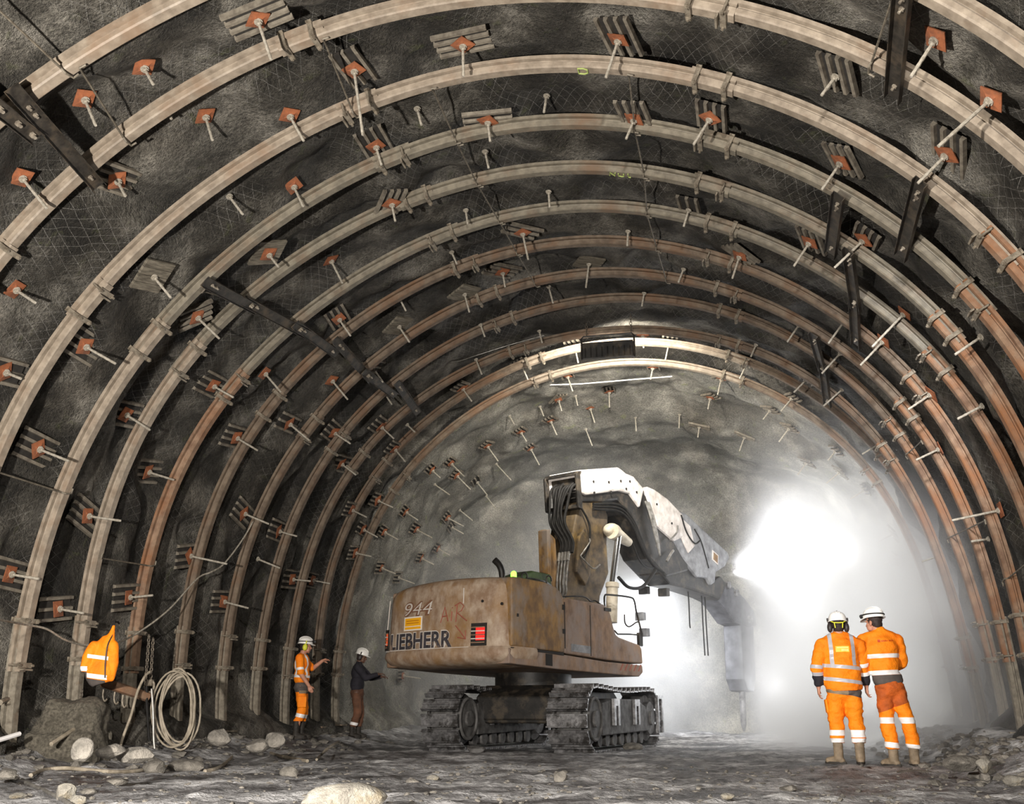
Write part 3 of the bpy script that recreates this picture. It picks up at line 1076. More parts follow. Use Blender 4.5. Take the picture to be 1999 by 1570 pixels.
# ------------------------------------------------------------------ cable slung along the left wall
pts = [(-30, 1205, 8.8), (45, 1219, 10.2), (90, 1228, 10.75), (128, 1250, 11.2), (170, 1260, 11.75), (222, 1257, 12.1), (270, 1235, 12.7), (330, 1190, 13.4), (385, 1130, 14.2), (412, 1117, 14.5), (440, 1098, 14.9), (485, 1035, 15.5), (520, 960, 15.9), (560, 878, 16.5), (600, 825, 17.0), (660, 782, 17.6), (712, 752, 18.1), (745, 724, 18.4), (800, 690, 18.8)]
mb = MB()
mb.tube(spline([at_y(u, v, y) for u, v, y in pts], 6), .0125, 6)
wthing(mb, 'cable', MATS['rod_steel'], 'thin grey cable slung in loops along the left wall', 'cable')
mb = MB()
mb.tube(spline([at_y(u, v, y) for u, v, y in [(812, 688, 18.1), (850, 702, 18.0), (890, 706, 17.9), (930, 694, 17.8), (1000, 672, 17.8), (1062, 655, 17.9)]], 6), .008, 6)
wthing(mb, 'wire', MATS['pipe_grey'], 'thin drooping wire under the crown left of the floodlight', 'wire')

# ------------------------------------------------------------------ excavator
EC = V((-3.95, 19.62, 0.0))
TH = radians(27.9)
EH, ER = V((sin(TH), cos(TH), 0)), V((cos(TH), -sin(TH), 0))


def up(s, t, z):
    """upper carriage: s forward, t to its right, z up -> relative to the root"""
    return EH * s + ER * t + V((0, 0, z))


EX = empty('excavator', EC, 'tan and rust coloured tracked excavator with a white topped boom, working at the face', 'excavator')


def side(poly, t0, t1, name, m, parent=None, bevel=.012, smooth=False):
    mb = MB()
    mb.prism(poly, lambda a, b, t: up(a, t, b), t0, t1)
    return mb.build(name, m, parent or EX, smooth, bevel)


# --- counterweight: plan curve at several levels
def plan(d, n=26, front=-1.7):
    pts = []
    w, rc = 1.475 - d, .22
    for i in range(n + 1):
        t = -w + 2 * w * i / n
        a = t / w
        s = -2.49 + d - .20 * (1 - a * a)
        e = max(0, (abs(t) - (w - rc)) / rc)
        s += rc * (1 - sqrt(max(0, 1 - min(1, e) ** 2)))
        pts.append((s, t))
    pts.append((front, w))
    pts.append((front, -w))
    return pts


CWL = [(.42, 1.36), (.16, 1.395), (.05, 1.44), (.0, 1.50), (-.025, 1.56), (-.015, 1.64), (.02, 1.68), (.03, 1.9), (.04, 2.2), (.05, 2.5), (.07, 2.62), (.12, 2.70), (.20, 2.745), (.34, 2.76)]
mb = MB()
tilt = lambda t, z: z + (.10 * (1 - ((t - .35) / 1.9) ** 2) if z > 2.4 else 0) * sstep(2.4, 2.7, z)
mb.loft([[up(s, t, tilt(t, z)) for s, t in plan(d)] for d, z in CWL])
CW = mb.build('counterweight', MATS['machine_paint'], EX, 40)


def rear(t, z, o=.004):
    """point on the rear face of the counterweight"""
    d = .02 + (z - 1.68) * .03
    a = max(-1, min(1, t / 1.46))
    return up(-2.49 + d - .20 * (1 - a * a) - o, t, z)


def rear_map(me, t0, z0, o):
    """bend a flat mesh (x -> t, y -> z, z -> outwards) onto the rear face"""
    for v in me.vertices:
        v.co = rear(t0 + v.co.x, z0 + v.co.y, o + v.co.z)
    me.update()


def text_mesh(txt, size, extrude=.002, offset=0.0, shear=0.0, space=1.0):
    cu = bpy.data.curves.new('lettering', 'FONT')
    cu.body = txt
    cu.size = size
    cu.extrude = extrude
    cu.offset = offset
    cu.shear = shear
    cu.space_character = space
    o = bpy.data.objects.new('lettering', cu)
    COL.objects.link(o)
    dg = bpy.context.evaluated_depsgraph_get()
    dg.update()
    me = bpy.data.meshes.new_from_object(o.evaluated_get(dg))
    bpy.data.objects.remove(o)
    bpy.data.curves.remove(cu)
    bm = bmesh.new()
    bm.from_mesh(me)
    for i in range(5):
        bmesh.ops.subdivide_edges(bm, edges=[e for e in bm.edges if e.calc_length() > .12], cuts=1)
    bmesh.ops.triangulate(bm, faces=bm.faces)
    bm.to_mesh(me)
    bm.free()
    xs = [v.co.x for v in me.vertices]
    return me, min(xs), max(xs)


def rear_text(name, txt, t0, t1, z0, h, m, o=.004, offset=0.0, shear=0.0, slope=0.0):
    me, x0, x1 = text_mesh(txt, h * 1.40, .002, offset, shear)
    f = (t1 - t0) / (x1 - x0)
    for v in me.vertices:
        q = (v.co.x - x0) * f
        v.co = V((q, v.co.y + slope * q, v.co.z))
    rear_map(me, t0, z0, o)
    me.materials.clear()
    me.materials.append(m)
    return link(name, me, CW)


rear_text('brand_lettering_edge', 'LIEBHERR', -1.235, .415, 1.695, .275, MATS['letter_edge'], .003, .022)
rear_text('brand_lettering', 'LIEBHERR', -1.22, .40, 1.70, .265, MATS['letter_dark'], .008, .010)
rear_text('model_number_edge', '944', -.835, -.085, 2.262, .235, MATS['letter_shadow'], .003, .016, .2)
rear_text('model_number', '944', -.815, -.075, 2.265, .23, MATS['letter_edge'], .008, -.004, .2)


def rear_quad(name, t0, t1, z0, z1, m, o, th=.006, parent=None, dz=0):
    mb = MB()
    n = 6
    r0 = []
    for i in range(n + 1):
        t = lerp(t0, t1, i / n)
        k = dz * i / n
        r0.append([rear(t, z0 + k, o), rear(t, z1 + k, o), rear(t, z1 + k, o + th), rear(t, z0 + k, o + th)])
    mb.loft(r0)
    return mb.build(name, m, parent or CW)


st = rear_quad('sticker', -.82, -.32, 2.005, 2.245, MATS['sticker_white'], .002)
rear_quad('sticker_panel', -.79, -.35, 2.085, 2.22, MATS['sticker_orange'], .006, parent=st)
rear_quad('sticker_panel', -.79, -.35, 2.03, 2.07, MATS['sticker_orange'], .006, parent=st)
for z in (2.125, 2.165):
    rear_quad('sticker_text', -.75, -.40, z, z + .016, MATS['sticker_text'], .010, .003, parent=st)
# sprayed AIR with an arrow
mb = MB()
for stp in ([(.13, 2.10), (.22, 2.36), (.30, 2.12)], [(.17, 2.20), (.28, 2.21)], [(.37, 2.12), (.38, 2.28)], [(.385, 2.335), (.395, 2.345)], [(.47, 2.10), (.49, 2.40)], [(.44, 2.37), (.56, 2.42), (.63, 2.36), (.58, 2.28), (.50, 2.25), (.70, 2.11)],
            [(.47, 2.04), (.58, 1.93), (.68, 1.82)], [(.52, 1.84), (.69, 1.81), (.68, 1.95)]):
    mb.tube([rear(a, b, .0) for a, b in stp], .011, 5)
mb.build('spray_marking', MATS['spray_red'], CW)
# tail lights in recessed boxes with grilles
for t0, t1, ml in ((.80, 1.10, 'lamp_red'), (-1.42, -1.30, 'lamp_orange')):
    fr = rear_quad('tail_light', t0, t1, 1.69, 2.06, MATS['seam_dark'], .001, .01)
    rear_quad('lens', t0 + (t1 - t0) * .35, t1 - .03, 1.78, 2.0, MATS[ml], .010, .012, fr)
    for i in range(5):
        rear_quad('guard_bar', t0 + .02, t1 - .02, 1.735 + i * .062, 1.752 + i * .062, MATS['letter_edge'] if i % 2 else MATS['machine_brown'], .024, .01, fr)
# seams, rim and lifting holes
mb = MB()
for a, b in (((-1.40, 1.72), (-1.33, 2.58)), ((.62, 2.66), (.62, 2.40))):
    mb.tube([rear(lerp(a[0], b[0], i / 6), lerp(a[1], b[1], i / 6), 0) for i in range(7)], .010, 5)
mb.build('seam', MATS['letter_edge'], CW)
mb = MB()
mb.tube([rear(lerp(-1.38, .75, i / 12), 1.675, 0) for i in range(13)], .009, 5)
mb.build('seam', MATS['letter_edge'], CW)
for t, z in ((1.0, 2.42), (1.36, 2.36)):
    mb = MB()
    mb.cyl(rear(t, z, -.01), rear(t, z, .006), .024, n=10)
    mb.build('bolt_hole', MATS['seam_dark'], CW)

# --- right side and deck
m1, m2 = MATS['machine_ochre'], MATS['machine_brown']
side([(-2.34, 1.68), (-2.34, 2.78), (-2.3, 2.82), (-1.45, 2.80), (-1.15, 2.74), (-1.0, 2.66), (-.93, 2.56), (-.93, 1.63)], .75, 1.47, 'engine_door', m1, bevel=.03)
d2 = side([(-.915, 1.62), (-.915, 2.56), (-.78, 2.58), (.30, 2.55), (.44, 2.50), (.53, 2.36), (.60, 2.16), (.68, 2.02), (.78, 1.98), (1.46, 1.87), (1.53, 1.80), (1.55, 1.52), (.4, 1.55)], .62, 1.455, 'side_hood', m2, bevel=.03)
side([(-2.40, 1.40), (-2.40, 1.645), (-1.0, 1.60), (.3, 1.52), (1.52, 1.49), (1.53, 1.36), (1.40, 1.28), (-1.0, 1.34)], -1.46, 1.46, 'deck_frame', m2, bevel=.02)
side([(-2.3, 1.66), (-2.3, 2.74), (-1.5, 2.72), (-.4, 2.70), (-.3, 2.6), (-.3, 1.64)], -1.47, .74, 'engine_cover', MATS['machine_brown'], bevel=.03)
side([(-.28, 1.62), (-.28, 2.25), (1.0, 2.2), (1.3, 1.9), (1.3, 1.6)], -.55, .60, 'boom_base_frame', MATS['machine_black'], bevel=.02)
cabn = side([(-.2, 1.55), (-.2, 2.86), (-.05, 2.92), (1.15, 2.88), (1.4, 2.3), (1.45, 1.58)], -1.45, -.60, 'cab', MATS['machine_brown'], bevel=.03)
mb = MB()
for a, b, z0, z1 in ((.0, .6, 2.2, 2.78), (.7, 1.1, 2.2, 2.78)):
    mb.prism([(a, z0), (a, z1), (b, z1), (b, z0)], lambda s, z, t: up(s, t, z), -1.47, -1.452)
mb.build('window', flat('dark_glass', S_(20, 24, 26), .1), cabn)
# details on the side: locks, step, dark gap, badge
mb = MB()
for s, z, w, h in ((-.98, 2.36, .06, .09), (-.98, 1.95, .07, .08), (-2.22, 2.16, .04, .05)):
    mb.prism([(s, z), (s, z + h), (s + w, z + h), (s + w, z)], lambda a, b, t: up(a, t, b), 1.462, 1.482)
mb.build('door_lock', MATS['seam_dark'], EX)
side([(-1.45, 1.40), (-1.45, 1.59), (-1.28, 1.585), (-1.28, 1.39)], 1.455, 1.475, 'step_slot', MATS['seam_dark'], bevel=0)
side([(-2.36, 1.645), (-2.36, 1.66), (-.95, 1.63), (-.95, 1.575)], 1.455, 1.472, 'shadow_gap', MATS['seam_dark'], bevel=0)
bd = side([(-.72, 1.66), (-.72, 1.79), (-.15, 1.77), (-.15, 1.64)], 1.452, 1.463, 'data_plate', MATS['machine_grey'], bevel=0)
mb = MB()
mb.prism([(-.9, 1.70), (-.9, 2.5), (-.885, 2.5), (-.885, 1.70)], lambda a, b, t: up(a, t, b), 1.45, 1.46)
mb.prism([(-.14, 1.6), (-.14, 2.5), (-.125, 2.5), (-.125, 1.6)], lambda a, b, t: up(a, t, b), 1.45, 1.46)
mb.build('panel_joint', MATS['seam_dark'], EX)
# warning stripes near the front corner
mb = MB()
for i in range(5):
    s = .75 + i * .15
    mb.prism([(s, 1.375), (s + .09, 1.50), (s + .13, 1.50), (s + .04, 1.375)], lambda a, b, t: up(a, t, b), 1.46, 1.464)
mb.build('warning_stripe', MATS['spray_red'], EX)
# exhaust, hooks, top gear
mb = MB()
p = spline([up(-2.0, .95, 2.72), up(-2.0, .95, 2.95), up(-2.05, .93, 3.08), up(-2.14, .9, 3.16)], 5)
mb.tube(p, [.05] * 4 + [.058] * (len(p) - 4), 12)
mb.build('exhaust_pipe', MATS['machine_black'], EX, 40)
for s, t in ((-1.85, 1.28), (-1.2, 1.3)):
    mb = MB()
    mb.tube(spline([up(s, t, 2.76), up(s, t, 2.9), up(s + .05, t, 2.95), up(s + .12, t, 2.93), up(s + .14, t, 2.86)], 4), .014, 7)
    mb.build('lifting_hook', MATS['machine_black'], EX)
mb = MB()
mb.tube(spline([up(-1.7, 1.25, 2.87), up(-1.2, 1.22, 2.86), up(-.7, 1.0, 2.84), up(-.3, .8, 2.78)], 4), .016, 7)
mb.tube(spline([up(-.9, 1.35, 2.6), up(-.2, 1.35, 2.66), up(.1, 1.3, 2.60), up(.25, 1.3, 2.62), up(.36, 1.34, 2.56)], 4), .014, 7)
mb.build('hand_rail', MATS['machine_black'], EX)
g = side([(-1.25, 2.72), (-1.25, 2.98), (-.75, 3.14), (-.2, 3.12), (-.15, 2.72)], .15, .62, 'filter_housing', MATS['green_box'], bevel=.03)
mb = MB()
q = up(-1.45, .75, 2.90)
mb.cyl(q, q + V((0, 0, .10)), .055, n=12)
mb.ball(q + V((0, 0, .10)), .055, 12)
bl = mb.build('beacon_lamp', MATS['lamp_green'], EX, 40)
mb = MB()
mb.cyl(q - V((0, 0, .18)), q, .02, n=8)
mb.build('stand', MATS['machine_black'], bl)
# front right guard rail with mirrors and work lamps
mb = MB()
R_ = lambda s, z, t=1.40: up(s, t, z)
mb.tube(spline([R_(.40, 2.60), R_(.42, 2.72), R_(.55, 2.75), R_(1.25, 2.76), R_(1.40, 2.70), R_(1.46, 2.5), R_(1.62, 2.08), R_(1.60, 1.85)], 5), .018, 8)
mb.tube([R_(1.60, 2.06), R_(1.2, 2.06), R_(.8, 2.04), R_(.70, 2.1)], .015, 8)
mb.tube([R_(.40, 2.60), R_(.42, 2.45)], .015, 8)
rail = mb.build('guard_rail', MATS['machine_black'], EX, 40)
mb = MB()
mb.tube(spline([R_(1.05, 2.42), R_(1.06, 2.26), R_(1.2, 2.20), R_(1.45, 2.30), R_(1.55, 2.3)], 4), .014, 7)
mb.build('lamp_arm', MATS['machine_black'], rail)
rot = Matrix((ER, EH, V((0, 0, 1)))).transposed()
for s, z in ((1.60, 2.42), (1.72, 2.12)):
    mb = MB()
    mb.box(R_(s, z), (.20, .10, .16), rot)
    mb.build('work_lamp', MATS['machine_grey'], rail, bevel=.012)
mb = MB()
mb.box(R_(1.55, 1.98), (.06, .12, .25), rot)
mb.box(R_(.40, 2.46), (.16, .2, .06), rot)
mb.build('rail_bracket', MATS['machine_black'], rail)

# --- undercarriage
TL = radians(11)
LH, LR = V((sin(TL), cos(TL), 0)), V((cos(TL), -sin(TL), 0))
LC = V((-3.60, 19.30, 0)) - EC


def low(s, t, z):
    return LC + LH * s + LR * t + V((0, 0, z))


mb = MB()
mb.cyl(V((0, 0, 1.06)), V((0, 0, 1.36)), .72, n=36)
mb.build('slewing_ring', MATS['machine_black'], EX, 40)
mb = MB()
mb.prism([(-1.0, .50), (-1.0, .9), (-.6, 1.1), (.6, 1.1), (1.0, .9), (1.0, .50)], lambda a, b, t: low(a, t, b), -1.0, 1.0)
mb.box(low(-.75, 0, .62), (1.9, .4, .35), Matrix((LR, LH, V((0, 0, 1)))).transposed())
mb.build('car_body', MATS['machine_black'], EX, bevel=.03)
HL, RT = 1.62, .50                                                   # half wheelbase, wheel + track radius
for sg in (-1, 1):
    tc = sg * 1.15
    W2 = .345
    T = empty('track', low(0, tc, 0))
    T.parent = EX
    T0 = V(T.location)
    lo = lambda s, t, z: low(s, t + tc, z) - T0
    # path of the chain
    per = 4 * HL + 2 * pi * RT
    n = 38
    rotm = Matrix((LR, LH, V((0, 0, 1)))).transposed()
    shoe = MB()
    shoe.box((0, 0, 0), (2 * W2, .214, .022))
    shoe.box((0, -.092, .035), (2 * W2, .020, .066))
    shoe.box((0, .01, .018), (2 * W2, .016, .03))
    shoe.box((0, .085, .018), (2 * W2, .016, .03))
    for x in (-.12, .12):
        shoe.cyl((x, -.04, .01), (x, -.04, .03), .024, n=6)
    SH = shoe.mesh('track_shoe', MATS['track_steel'])
    for i in range(n):
        d = per * i / n
        zt = RT + .01
        if d < 2 * HL:
            s, z, a = -HL + d, .03, pi
        elif d < 2 * HL + pi * RT:
            b = (d - 2 * HL) / RT
            s, z, a = HL + RT * sin(b), .03 + RT - RT * cos(b), pi + b
        elif d < 4 * HL + pi * RT:
            q = d - 2 * HL - pi * RT
            s, z, a = HL - q, .03 + 2 * RT - .05 * sin(pi * q / (2 * HL)) ** 2, 0
        else:
            b = (d - 4 * HL - pi * RT) / RT
            s, z, a = -HL - RT * sin(b), .03 + RT + RT * cos(b), b
        o = link('track_shoe', SH, T)
        # local y along chain
        M = Matrix.Translation(lo(s, 0, z)) @ rotm.to_4x4() @ Matrix.Rotation(a, 4, 'X')
        o.matrix_local = M
    for s, nm in ((-HL, 'idler_wheel'), (HL, 'drive_sprocket')):
        mb = MB()
        mb.cyl(lo(s, -.20, .53), lo(s, .20, .53), .42, n=28)
        mb.cyl(lo(s, -.30, .53), lo(s, .30, .53), .30, n=28)
        mb.cyl(lo(s, -.345, .53), lo(s, .345, .53), .13, n=16)
        mb.build(nm, MATS['track_mud'], T, 40)
        if nm == 'idler_wheel':
            for e in (-.30, .30):
                mb = MB()
                mb.tube([lo(s + .33 * cos(w), e, .53 + .33 * sin(w)) for w in [2 * pi * j / 24 for j in range(24)]], .03, 8, closed=True)
                mb.build('wheel_rim', MATS['track_mud'], T, 40)
    mb = MB()
    mb.prism([(-1.25, .26), (-1.25, .78), (-.6, .86), (.7, .86), (1.3, .74), (1.5, .3)], lambda a, b, t: lo(a, t, b), -.30, .31)
    mb.build('track_frame', MATS['track_mud'], T, bevel=.02)
    for s in (-.75, .45):
        mb = MB()
        mb.prism([(s, .42), (s, .86), (s + .32, .86), (s + .32, .42), (s + .22, .42), (s + .22, .74), (s + .1, .74), (s + .1, .42)], lambda a, b, t: lo(a, t, b), .312, .36)
        mb.build('step_bracket', MATS['track_steel'], T)
    mb = MB()
    mb.prism([(HL + .35, .25), (HL + .35, .95), (HL + .72, .95), (HL + .72, .25), (HL + .64, .25), (HL + .64, .88), (HL + .43, .88), (HL + .43, .25)], lambda a, b, t: lo(a, t, b), .30, .36)
    mb.build('guard_frame', MATS['track_steel'], T)
    for i in range(7):
        mb = MB()
        s = -1.2 + i * .4
        mb.cyl(lo(s, -.24, .2), lo(s, .24, .2), .12, n=16)
        mb.build('roller', MATS['track_mud'], T, 40)

# --- boom column
BB = MATS['boom_brown']
BK = MATS['machine_black']
side([(.35, 2.1), (.42, 2.9), (.62, 3.5), (.92, 4.1), (1.15, 4.75), (1.35, 5.0), (1.9, 4.95), (2.15, 4.6), (2.08, 4.0), (2.12, 3.4), (1.8, 2.9), (1.62, 2.1)], -.30, .32, 'boom_column', BB, bevel=.04)
side([(.9, 3.3), (1.0, 4.0), (1.2, 4.2), (1.35, 4.0), (1.36, 3.3), (1.2, 3.05)], .32, .40, 'column_rib', BB, bevel=.02)
mb = MB()
mb.prism([(.05, 3.05), (-.02, 4.02), (.10, 4.06), (.38, 3.9), (.48, 3.0), (.30, 2.85)], lambda a, b, t: up(a, t, b), .16, .28)
mb.prism([(.0, 3.15), (-.03, 4.02), (.07, 4.04), (.10, 3.1)], lambda a, b, t: up(a, t, b), .16, .40)
mb.build('hose_guard', MATS['machine_ochre'], EX, bevel=.02)
# white topped gooseneck boom
BM = side([(1.12, 4.75), (1.02, 5.28), (2.45, 5.55), (3.35, 5.36), (4.5, 4.92), (5.25, 4.4), (5.25, 3.75), (4.3, 3.52), (3.62, 3.86), (3.28, 4.30), (2.92, 4.76), (2.45, 4.98), (1.9, 4.86)], -.36, .36, 'boom', BK, bevel=.05)
side([(1.08, 4.92), (1.02, 5.34), (1.08, 5.40), (2.45, 5.70), (2.62, 5.66), (2.72, 5.62), (3.02, 5.60), (3.44, 5.38), (3.24, 4.92), (2.85, 5.18), (2.46, 5.18), (1.26, 4.90)], -.44, .42, 'boom_cover', MATS['machine_white'], BM, .05)
side([(3.46, 5.40), (3.60, 5.46), (3.85, 5.44), (4.42, 5.30), (5.05, 5.02), (5.0, 4.49), (4.6, 4.35), (3.90, 4.60)], -.43, .42, 'boom_cover', MATS['machine_white'], BM, .05)
for s, z in ((1.5, 5.22), (1.52, 4.99), (2.05, 5.30), (2.12, 5.10), (2.5, 5.40), (2.85, 5.45), (3.1, 5.25), (2.7, 5.26), (3.9, 5.1), (4.5, 4.75)):
    mb = MB()
    mb.cyl(up(s, .415, z), up(s, .432, z), .028, n=8)
    mb.build('bolt', MATS['seam_dark'], BM)
mb = MB()
mb.prism([(.98, 4.62), (.92, 5.30), (1.0, 5.36), (1.06, 5.30), (1.12, 4.62)], lambda a, b, t: up(a, t, b), -.46, -.40)
mb.prism([(.98, 4.62), (.92, 5.30), (1.0, 5.36), (1.06, 5.30), (1.12, 4.62)], lambda a, b, t: up(a, t, b), .36, .42)
mb.prism([(.94, 5.28), (.98, 5.36), (1.1, 5.38), (1.1, 5.30)], lambda a, b, t: up(a, t, b), -.46, .42)
mb.prism([(.98, 4.60), (1.0, 4.68), (1.12, 4.68), (1.12, 4.58)], lambda a, b, t: up(a, t, b), -.46, .42)
for z in (4.8, 4.95, 5.1):
    mb.prism([(1.0, z), (1.0, z + .03), (1.05, z + .03), (1.05, z)], lambda a, b, t: up(a, t, b), -.1, .38)
mb.build('end_frame', BK, BM, bevel=.015)
# stick
SK = side([(4.75, 5.12), (5.22, 5.10), (7.12, 4.40), (7.22, 4.28), (6.95, 4.02), (6.5, 3.84), (6.42, 3.58), (6.2, 3.5), (6.05, 3.66), (5.6, 3.64), (5.0, 4.0), (4.6, 4.36)], -.38, .38, 'stick', MATS['machine_grey'], bevel=.05)
pl_ = side([(6.30, 4.12), (6.34, 4.36), (6.62, 4.26), (6.58, 4.02)], .382, .392, 'data_plate', MATS['machine_white'], SK, 0)
side([(6.36, 4.14), (6.39, 4.31), (6.58, 4.24), (6.55, 4.06)], .392, .397, 'plate_panel', MATS['machine_ochre'], SK, 0)
side([(4.85, 4.55), (4.95, 4.95), (5.35, 4.8), (5.5, 4.35), (5.2, 4.15)], .38, .41, 'cover_plate', MATS['machine_white'], SK, .01)
side([(4.1, 3.60), (4.5, 3.95), (5.2, 3.95), (6.4, 3.60), (6.85, 3.80), (7.15, 3.62), (6.75, 3.2), (6.4, 3.26), (5.25, 3.36), (4.5, 3.38)], -.30, .30, 'stick_link', BK, SK, .05)
BRK = side([(6.7, 3.75), (7.55, 3.58), (8.1, 3.36), (8.55, 3.08), (8.62, 2.72), (8.2, 2.62), (7.5, 2.72), (7.0, 3.05), (6.6, 3.25)], -.26, .26, 'breaker_bracket', MATS['breaker_grey'], bevel=.05)
for s, z in ((7.2, 3.6), (7.6, 3.45), (8.2, 2.85)):
    mb = MB()
    mb.cyl(up(s, -.32, z), up(s, .32, z), .09, n=14)
    mb.build('pivot_pin', MATS['track_steel'], BRK, 40)
mb = MB()
mb.prism([(7.78, 2.80), (8.46, 2.70), (8.40, 1.4), (8.26, 1.1), (7.92, 1.12), (7.76, 1.4)], lambda a, b, t: up(a, t, b), -.25, .25)
hb_ = mb.build('hydraulic_breaker', MATS['breaker_grey'], EX, bevel=.04)
mb = MB()
mb.cyl(up(8.10, 0, 1.15), up(8.08, 0, .35), .08, .07, n=14)
mb.cyl(up(8.08, 0, .35), up(8.08, 0, .18), .07, .02, n=14)
mb.build('chisel', MATS['track_steel'], hb_, 40)
# lift cylinder
mb = MB()
q0, q1, q2 = up(2.08, .62, 4.20), up(1.80, .62, 3.15), up(1.73, .62, 2.35)
mb.cyl(q1, q2, .12, n=16)
mb.cyl(q1 + (q2 - q1) * .02, q1 + (q2 - q1) * .12, .14, n=16)
cy = mb.build('lift_cylinder', MATS['cylinder_white'], EX, 40)
mb = MB()
mb.cyl(q0, q1, .065, n=14)
mb.build('piston_rod', MATS['chrome'], cy, 40)
mb = MB()
mb.ball(up(2.08, .46, 4.26), (.16, .26, .16), 16, rot=Matrix.Rotation(-TH, 3, 'Z'))
mb.cyl(up(1.95, .55, 4.22), up(2.55, .55, 4.06), .16, .09, n=16)
mb.build('cylinder_eye', MATS['cylinder_white'], cy, 40)
# hoses: behind the column, from the end frame down to the deck, along the boom
def hose(pts, r=.022, m='hose_black', name='hose', parent=None):
    mb = MB()
    mb.tube(spline([up(*p) for p in pts], 6), r, 8)
    return mb.build(name, MATS[m], parent or EX, 60)


rh = random.Random(5)
for i in range(8):
    t = -.22 + i * .085
    hose([(1.06, t + rh.uniform(-.06, .06), 5.16 - .05 * (i % 3)), (.86, t * .9, 5.0), (.72 + .06 * (i % 2), t * .7 + rh.uniform(-.05, .05), 4.62), (.62, t * .6 + .10, 4.25), (.50, t * .5 + .42, 3.85), (.42, t * .5 + .46, 3.6)], .026 + .006 * (i % 2))
for i in range(4):
    t = .36 + i * .075
    hose([(.40, t, 3.62), (.36, t, 3.45)], .034, 'pipe_grey', 'pipe_fitting')
    hose([(.38, t, 3.5), (.30, t, 3.05), (.28, t, 2.80), (.10, t - .06, 2.58), (-.15, t - .10, 2.42)], .020, 'pipe_grey', 'steel_pipe')
for i in range(3):
    t = .18 + i * .06
    hose([(.62, t, 3.5), (.58, t + .02, 3.0), (.48, t + .02, 2.75), (.36, t, 2.5)], .02, 'pipe_grey', 'steel_pipe')
for i in range(3):
    hose([(1.5, .40, 4.75 - i * .05), (2.4, .43, 4.86 - i * .07), (2.9, .43, 4.62 - i * .08), (3.25, .43, 4.15 - i * .06), (3.6, .42, 3.75), (4.1, .40, 3.60)], .03, 'hose_black', 'hose', BM)
for i in range(3):
    hose([(3.42 + .07 * i, .43, 5.1), (3.55 + .06 * i, .46, 4.8), (3.72 + .05 * i, .46, 4.35), (3.92, .44, 3.95)], .024, 'pipe_grey', 'hose', BM)
hose([(2.55, .6, 4.15), (2.9, .55, 3.75), (3.3, .48, 3.62), (3.75, .4, 3.66)], .018)
hose([(2.05, .6, 3.28), (2.5, .55, 3.12), (3.1, .5, 3.2), (3.75, .42, 3.62)], .035)
hose([(4.9, .44, 5.0), (5.05, .47, 4.62), (5.4, .46, 4.40), (5.7, .44, 4.5)], .018, 'hose_black', 'hose', SK)
hose([(5.5, .42, 4.75), (5.75, .43, 4.5), (5.95, .42, 4.15), (6.1, .4, 3.9)], .016, 'hose_black', 'hose', SK)
hose([(4.35, .45, 4.35), (4.62, .47, 4.55), (4.7, .45, 4.72)], .022, 'pipe_grey', 'hose', BM)
hose([(4.15, .46, 3.85), (4.3, .48, 4.02), (4.45, .46, 4.12)], .03, 'pipe_grey', 'hose', BM)
hose([(1.15, .36, 4.62), (1.32, .42, 4.3), (1.28, .44, 3.9), (1.1, .42, 3.6)], .022)
hose([(1.0, .42, 3.62), (1.3, .50, 3.4), (1.55, .5, 3.5)], .016, 'pipe_grey')
hose([(1.0, .42, 3.62), (1.2, .50, 3.9), (1.3, .44, 4.0)], .016, 'pipe_grey')
for s in (5.6, 6.2, 6.35):
    hose([(s, .1, 3.42), (s + .02, .1, 3.1), (s - .02, .12, 2.6), (s + .03, .1, 1.9 if s > 6 else 2.5)], .016, 'hose_black', 'hose', SK)
# work lamps under the boom and beside the breaker
for s, t, z in ((4.55, -.42, 3.30), (4.55, .10, 3.22)):
    mb = MB()
    mb.box(up(s, t, z), (.24, .14, .18), rot)
    w = mb.build('boom_lamp', BK, BM, bevel=.015)
    mb = MB()
    mb.box(up(s + .075, t, z), (.20, .012, .14), rot)
    mb.build('lamp_glass', MATS['lamp_glass'], w)

# ------------------------------------------------------------------ people
def remesh(mb, name, voxel, smooth_it=6, clip=None):
    """union of overlapping closed shapes -> one continuous smooth surface"""
    me = mb.mesh(name, [])
    o = bpy.data.objects.new(name, me)
    COL.objects.link(o)
    r = o.modifiers.new('r', 'REMESH')
    r.mode = 'VOXEL'
    r.voxel_size = voxel
    s = o.modifiers.new('s', 'SMOOTH')
    s.iterations = smooth_it
    s.factor = .5
    dg = bpy.context.evaluated_depsgraph_get()
    dg.update()
    out = bpy.data.meshes.new_from_object(o.evaluated_get(dg))
    bpy.data.objects.remove(o)
    bpy.data.meshes.remove(me)
    out.name = name
    if clip:
        bm = bmesh.new()
        bm.from_mesh(out)
        for co, no in clip:                                         # removes the side the normal points to
            g = bm.verts[:] + bm.edges[:] + bm.faces[:]
            res = bmesh.ops.bisect_plane(bm, geom=g, plane_co=co, plane_no=no, clear_outer=True)
            ed = [e for e in res['geom_cut'] if isinstance(e, bmesh.types.BMEdge)]
            if ed:
                bmesh.ops.holes_fill(bm, edges=ed, sides=0)
        bm.to_mesh(out)
        bm.free()
    out.polygons.foreach_set('use_smooth', [True] * len(out.polygons))
    return out


def wrinkle(me, amp, freq, seed=0.0, zs=2.2):
    for v in me.vertices:
        n = mn.noise(V((v.co.x * freq + seed, v.co.y * freq, v.co.z * freq * zs)))
        v.co += v.normal * n * amp
    me.update()


